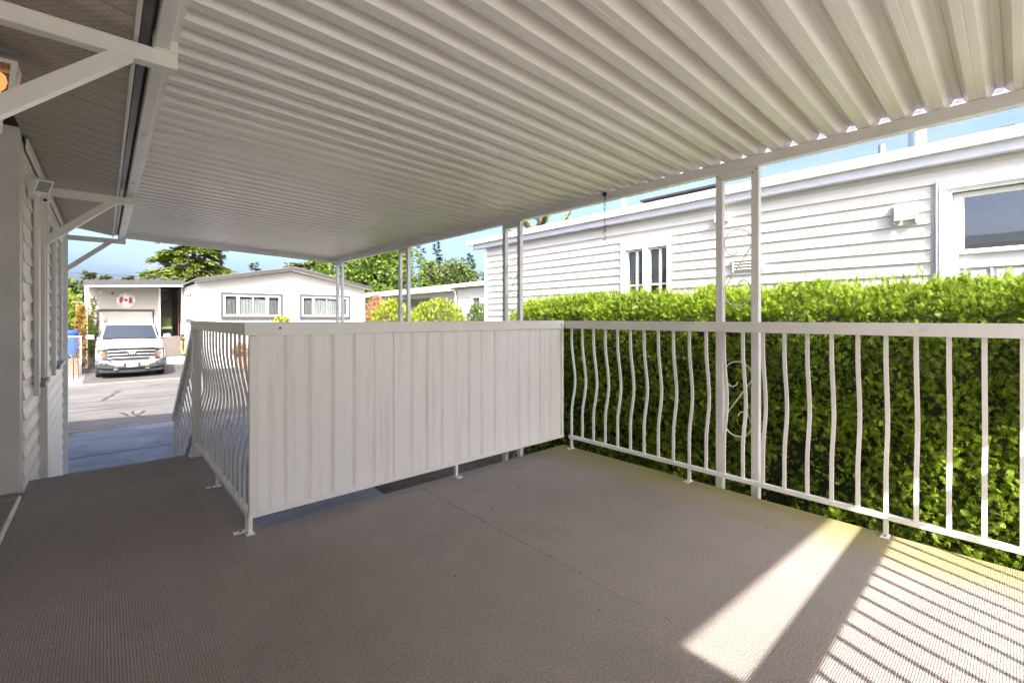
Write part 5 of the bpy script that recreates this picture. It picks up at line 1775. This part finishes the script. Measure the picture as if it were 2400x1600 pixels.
# vines
vn = thing('trellis_vine', 'yellow and orange vine climbing a brick pillar beside the garage', 'vine', (-.86, 26.4, G))
shrub(vn, 'vineleaf', (-.71, 26.35, .40), (.11, .25, 1.3), 520, .15, .13, 'leaf', .1, s=2, zmin=G)
MB().box(-.87, -.75, 26.5, 26.75, G, 1.75).build('pillar', 'brick', vn)
MB().box(-.98, -.66, 26.45, 26.8, 1.751, 1.82).build('pillar_cap', 'timber', vn)
wv = thing('wall_vine', 'sparse dark vine creeping over the white garage wall', 'vine', (-.35, 28.4, G))
n = 420
zz = rng.uniform(-.7, 2.0, n)
xx = -.44 + np.abs(rng.normal(size=n)) * .10 + .04 * np.sin(zz * 5)
ok = xx < -.22
P = np.stack([xx, np.full(n, GW - .03) - rng.uniform(0, .05, n), zz], 1)[ok]
cards('foliage', 'darkvine', wv, P, rng.normal(size=(len(P), 3)) + np.array([0, 0, -.3]), np.array([0, -1, 0]) + rng.normal(size=(len(P), 3)) * .5, rng.uniform(.05, .11, len(P)), rng.uniform(.04, .07, len(P)), 'leaf')
sv = MB()
for k in range(4):
    sv.tube([(-.43 + .05 * k + .03 * math.sin(i * 1.3 + k), GW - .028, G + i * .26) for i in range(10 - k)], .006, 5)
sv.build('stems', 'bark', wv, True)

# blue bin behind the chain-link fence
bn = thing('blue_bin', 'blue plastic recycling bin behind the chain-link fence', 'bin', (-1.0, 24.9, G))
b = MB()
def circ(r, z, n=24):
    return [(-1.02 + r * math.cos(2 * math.pi * i / n), 24.9 + r * math.sin(2 * math.pi * i / n), z) for i in range(n)]
b.loft([circ(.25, -.40), circ(.30, .50), circ(.325, .50), circ(.33, .56), circ(.31, .565)])
b.build('barrel', 'bluebin', bn, True)
MB().loft([circ(.315, .566), circ(.30, .60), circ(.12, .66)]).build('lid', 'bluebin', bn, True)
MB().box(-1.3, -.75, 24.6, 25.2, G, -.40).build('plinth', 'timber', bn)
cf = thing('chain_link_fence', 'chain-link fence with white top rail left of the garage', 'fence', (-1.6, 23.7, G))
b = MB()
b.cyl((-4.5, 23.7, .42), (-.62, 23.7, .42), .025, n=8)
b.build('top_rail', 'trimwhite', cf, True)
for x in (-4.4, -2.5, -.64):
    MB().cyl((x, 23.7, G), (x, 23.7, .42), .03, n=10).build('post', 'galv', cf, True)
wm = MB()
for k in range(42):
    x = -3.6 + k * .085
    for s in (-1, 1):
        x1 = x + s * .9
        a, b2 = (x, -.50), (x1, .40)
        if s > 0 and x1 > -.64:
            b2 = (-.64, a[1] + (-.64 - x))
        if b2[1] > a[1] + .05 and min(a[0], b2[0]) > -4.4 and a[0] <= -.64:
            wm.bar((a[0], 23.7 + s * .003, a[1]), (b2[0], 23.7 + s * .003, b2[1]), .006, .006, (0, 1, 0))
wm.build('wire_mesh', 'galv', cf)
for z0, z1, y in ((G, -.62, 23.62), (-.615, -.40, 23.72)):
    o = MB().box(-6, -.66, y, y + .06, z0, z1).build('timber_edging', 'timber', cf)
sl_ = thing('garden_light', 'small dark garden lamp on stakes in the gravel', 'lamp', (-.78, 22.6, G))
MB().tube([(-.80, 22.6, G), (-.80, 22.6, -.25), (-.86, 22.6, -.15), (-.95, 22.6, -.2)], .014, 6).build('stake', 'iron', sl_, True)
MB().cyl((-.95, 22.6, -.32), (-.95, 22.6, -.2), .09, .02, 12).build('shade', 'blackpl', sl_, True)
MB().tube([(-.66, 22.7, G), (-.70, 22.7, -.3), (-.72, 22.7, -.1)], .012, 6).build('stake', 'iron', sl_, True)

# wire arch with a climbing plant in front of the bungalow windows
ar = thing('wire_arch', 'thin wire garden arch with leafy plant below the bungalow windows', 'trellis', (6.1, 21.3, G))
for k in range(3):
    MB().tube([(6.15 + (.62 - .12 * k) * math.cos(t), 21.3, .55 + (.66 - .1 * k) * math.sin(t)) for t in [math.pi * i / 16 for i in range(17)]], .012, 6).build('arch_wire', 'iron', ar, True)
for x in (5.53, 6.77):
    MB().cyl((x, 21.3, G), (x, 21.3, .55), .014, n=6).build('stake', 'iron', ar)
shrub(ar, 'goldleaf', (5.72, 21.3, .88), (.28, .2, .26), 240, .14, .12, 'leaf', .4)

# overhead wires at the far left
for k, (z, nm) in enumerate(((4.45, 'upper'), (3.55, 'lower'))):
    o = MB().tube([(-14 + i * 2.0, 44 + .4 * i, z + .05 * ((i - 5) / 5) ** 2) for i in range(9)], .014, 6).build('overhead_wire', 'blackpl', None, True)
    tag(o, f'{nm} of two overhead wires left of the garage roof', 'wire')

# ------------------------------------------------------------------ trees
def conifer(label, x, y, h, r, mat, nb, per, L, w, droop=.25, z_lo=.12, power=.85, name='conifer_tree', seed_up=.15):
    t = thing(name, label, 'tree', (x, y, G))
    MB().tube([(x, y, G), (x + .02 * h * .1, y, G + h * .5), (x, y, G + h * .98)], [r * .07 + .06, r * .04 + .03, .01], 8).build('trunk', 'bark', t, True)
    C, D, N = [], [], []
    br = MB()
    for i in range(nb):
        f = (i + rng.uniform(0, 1)) / nb
        f = z_lo + (1 - z_lo) * f ** .9
        ln = r * (1 - f) ** power * rng.uniform(.62, 1.18) + r * .03
        a = rng.uniform(0, 2 * math.pi)
        d = np.array([math.cos(a), math.sin(a), 0])
        p0 = np.array([x, y, G + h * f])
        k = max(5, int(per * (.35 + ln / r)))
        s = rng.uniform(.08, 1, k) ** .75
        side = np.array([-d[1], d[0], 0])
        pos = p0 + d * (s * ln)[:, None] + np.array([0, 0, 1.0]) * ((seed_up * s - droop * s ** 2) * ln)[:, None]
        spread = ln * .20 * (1.1 - s)
        pos = pos + side * (rng.normal(size=k) * spread)[:, None] + np.array([0, 0, 1.0]) * (rng.normal(size=k) * ln * .025)[:, None]
        C.append(pos)
        D.append(d + side * rng.normal(size=(k, 1)) * .7 + np.array([0, 0, 1]) * rng.normal(-.08, .25, size=(k, 1)))
        N.append(np.array([0, 0, 1.0]) + rng.normal(size=(k, 3)) * .45)
        if i % 2 == 0:
            e = p0 + d * ln * .8 + np.array([0, 0, (seed_up * .8 - droop * .64) * ln])
            br.tube([tuple(p0), tuple((p0 + e) / 2 + np.array([0, 0, .04 * ln])), tuple(e)], [.02 * r * .4 + .008, .012, .004], 4)
    C, D, N = np.concatenate(C), np.concatenate(D), np.concatenate(N)
    m = len(C)
    cards('crown', mat, t, C, D, N, L * rng.uniform(.6, 1.3, m), w * rng.uniform(.6, 1.3, m), 'leaf')
    br.build('branches', 'bark', t)
    return t
def broadleaf(label, x, y, h, rx, rzz, zc, mat, n, L, w, clumps=14, name='leafy_tree'):
    t = thing(name, label, 'tree', (x, y, G))
    trunk = MB()
    trunk.tube([(x, y, G), (x + .1, y, G + zc * .4), (x, y, G + zc)], [.28, .2, .12], 8)
    C, D = [], []
    for i in range(clumps):
        a, ph = rng.uniform(0, 2 * math.pi), rng.uniform(-.9, 1.35)
        k = rng.uniform(.45, .78)
        c = np.array([x + rx * k * math.cos(a) * math.cos(ph), y + rx * k * math.sin(a) * math.cos(ph), G + zc + rzz * k * math.sin(ph)])
        trunk.tube([(x, y, G + zc * .8), tuple((np.array([x, y, G + zc]) + c) / 2), tuple(c)], [.10, .06, .02], 5)
        m = n // clumps
        d = rng.normal(size=(m, 3))
        d /= np.linalg.norm(d, axis=1, keepdims=True)
        rr = rx * rng.uniform(.34, .50)
        q = c + d * rr * (1 - np.abs(rng.normal(size=(m, 1))) * .16) * np.array([1, 1, rzz / rx * .9])
        C.append(q)
        D.append(d + rng.normal(size=(m, 3)) * .7)
    C, D = np.concatenate(C), np.concatenate(D)
    m = len(C)
    cards('crown', mat, t, C, D, rng.normal(size=(m, 3)) + np.array([0, 0, .6]), L * rng.uniform(.6, 1.3, m), w * rng.uniform(.6, 1.3, m), 'leaf')
    trunk.build('trunk', 'bark', t, True)
    return t
def at(x_px, y_ground):
    return None
# behind the bungalow
conifer('broad layered bright green cedar rising behind the bungalow garage', 5.7, 47.0, 12.0, 4.9, 'needle', 170, 105, .50, .19, droop=.30, z_lo=.22, power=.75, name='cedar_tree')
conifer('small pine peeking over the left slope of the bungalow roof', 13.2, 60.0, 8.6, 2.4, 'needle3', 60, 40, .5, .14, droop=-.25, z_lo=.3)
broadleaf('small rounded green treetop beside the pine over the bungalow roof', 10.2, 58.0, 7.4, 1.7, 1.8, 5.6, 'treeleaf', 1500, .34, .22, 7)
conifer('wide spreading yellow-green cedar behind the bungalow roof peak', 15.2, 46.0, 9.2, 5.4, 'needle', 110, 60, .55, .22, droop=.28, z_lo=.3, power=.6, name='cedar_tree')
broadleaf('big dense green tree behind the right eave of the bungalow', 17.6, 38.0, 9.6, 4.3, 4.9, 5.0, 'treeleaf', 16000, .34, .24, 26)
broadleaf('pale green bushy tree behind the low white house roof', 20.2, 40.5, 5.6, 1.7, 1.6, 4.0, 'cedarleaf', 2400, .30, .22, 9)
conifer('narrow dark cypress behind the low white house roof', 23.6, 44.0, 8.0, 1.1, 'needle2', 80, 26, .4, .16, droop=-.3, z_lo=.05, power=.5, name='cypress_tree')
conifer('thin sparse spruce left of the dome-shaped tree', 36.6, 62.0, 14.0, 2.5, 'needle2', 60, 30, .55, .18, droop=.2, z_lo=.15, name='spruce_tree')
conifer('spruce whose tip stands above the dome-shaped tree', 39.5, 62.0, 14.3, 2.7, 'needle2', 90, 40, .5, .2, droop=.15, z_lo=.1, name='spruce_tree')
broadleaf('wide dome-shaped olive green tree above the low white house', 31.5, 46.0, 9.0, 4.6, 4.3, 4.6, 'treeleaf2', 13000, .34, .22, 26)
conifer('light green cedar in front of the dome-shaped tree', 25.6, 41.5, 8.2, 2.6, 'needle', 90, 46, .45, .18, droop=.3, z_lo=.1, name='cedar_tree')
conifer('tall blue-green spruce right of the dome-shaped tree', 42.5, 57.0, 12.2, 2.2, 'needle2', 90, 40, .5, .2, droop=.15, z_lo=.1, name='spruce_tree')
conifer('full spruce next to the neighbour roof corner', 46.5, 55.5, 11.0, 2.6, 'needle2', 90, 46, .5, .22, droop=.15, z_lo=.1, name='spruce_tree')
# distant row above the garage roof, at the left
words = ['first', 'second', 'third', 'fourth', 'fifth', 'sixth', 'seventh', 'eighth', 'ninth', 'tenth', 'eleventh', 'twelfth']
row = [(-6.6, 15.6), (-4.4, 12.8), (-1.7, 14.2), (.2, 13.9), (3.5, 14.4), (4.7, 12.5), (7.6, 13.0), (9.9, 12.9), (12.0, 12.2), (14.9, 13.4), (18.6, 11.4), (21.0, 11.7)]
for i, (x, h) in enumerate(row):
    conifer(f'{words[i]} from the left in the distant row of conifers above the garage roof', x, 108 + 4 * math.sin(i * 2.1), h * .69, 1.7 + .5 * math.sin(i * 1.7), 'needle3', 80, 30, 1.0, .42, droop=.15, z_lo=.3, seed_up=.1).__setitem__('group', 'distant conifers above the garage roof')
broadleaf('dull green treetop at the far left behind the hedge', -4.1, 62.0, 6.8, 2.7, 1.5, 4.9, 'treeleaf2', 2600, .5, .3, 10)
# low far woodland closing the horizon
C = np.stack([rng.uniform(-160, 260, 16000), rng.uniform(150, 210, 16000), G + np.abs(rng.normal(size=16000)) * 3.2], 1)
wo_ = cards('far_woodland', 'needle3', None, C, rng.normal(size=C.shape) + np.array([0, 0, .8]), rng.normal(size=C.shape), rng.uniform(1.2, 3.0, len(C)), 1.2, 'leaf')
tag(wo_, 'low distant woodland along the horizon', 'woodland', kind='stuff')

# monkey puzzle behind the neighbour's roof
mp = thing('monkey_puzzle_tree', 'spiky dark branches of a monkey puzzle tree over the neighbour roof', 'tree', (12.6, 12.4, G))
MB().tube([(12.6, 12.4, G), (12.6, 12.4, 3.6), (12.6, 12.4, 6.6)], [.2, .16, .1], 10).build('trunk', 'bark', mp, True)
for k in range(16):
    a = k * 2.4
    z0 = 3.4 + .17 * k
    ln = 1.25 - .02 * k
    pts = [(12.6 + math.cos(a) * ln * s, 12.4 + math.sin(a) * ln * s, z0 + .15 * s + (.75 * s * s * ln)) for s in (0, .25, .5, .75, 1.0)]
    bb = MB().tube(pts, [.06, .085, .09, .085, .03], 8).build('branch', 'puzzle', mp, True)
    C, D = [], []
    for i in range(90):
        s = rng.uniform(.1, 1.0)
        c = np.array([12.6 + math.cos(a) * ln * s, 12.4 + math.sin(a) * ln * s, z0 + .15 * s + .75 * s * s * ln])
        C.append(c)
        D.append(rng.normal(size=3) + np.array([math.cos(a), math.sin(a), .9]) * .9)
    C, D = np.array(C), np.array(D)
    cards('leaves', 'puzzle', bb, C, D, rng.normal(size=C.shape), rng.uniform(.12, .2, len(C)), .05, 'leaf')
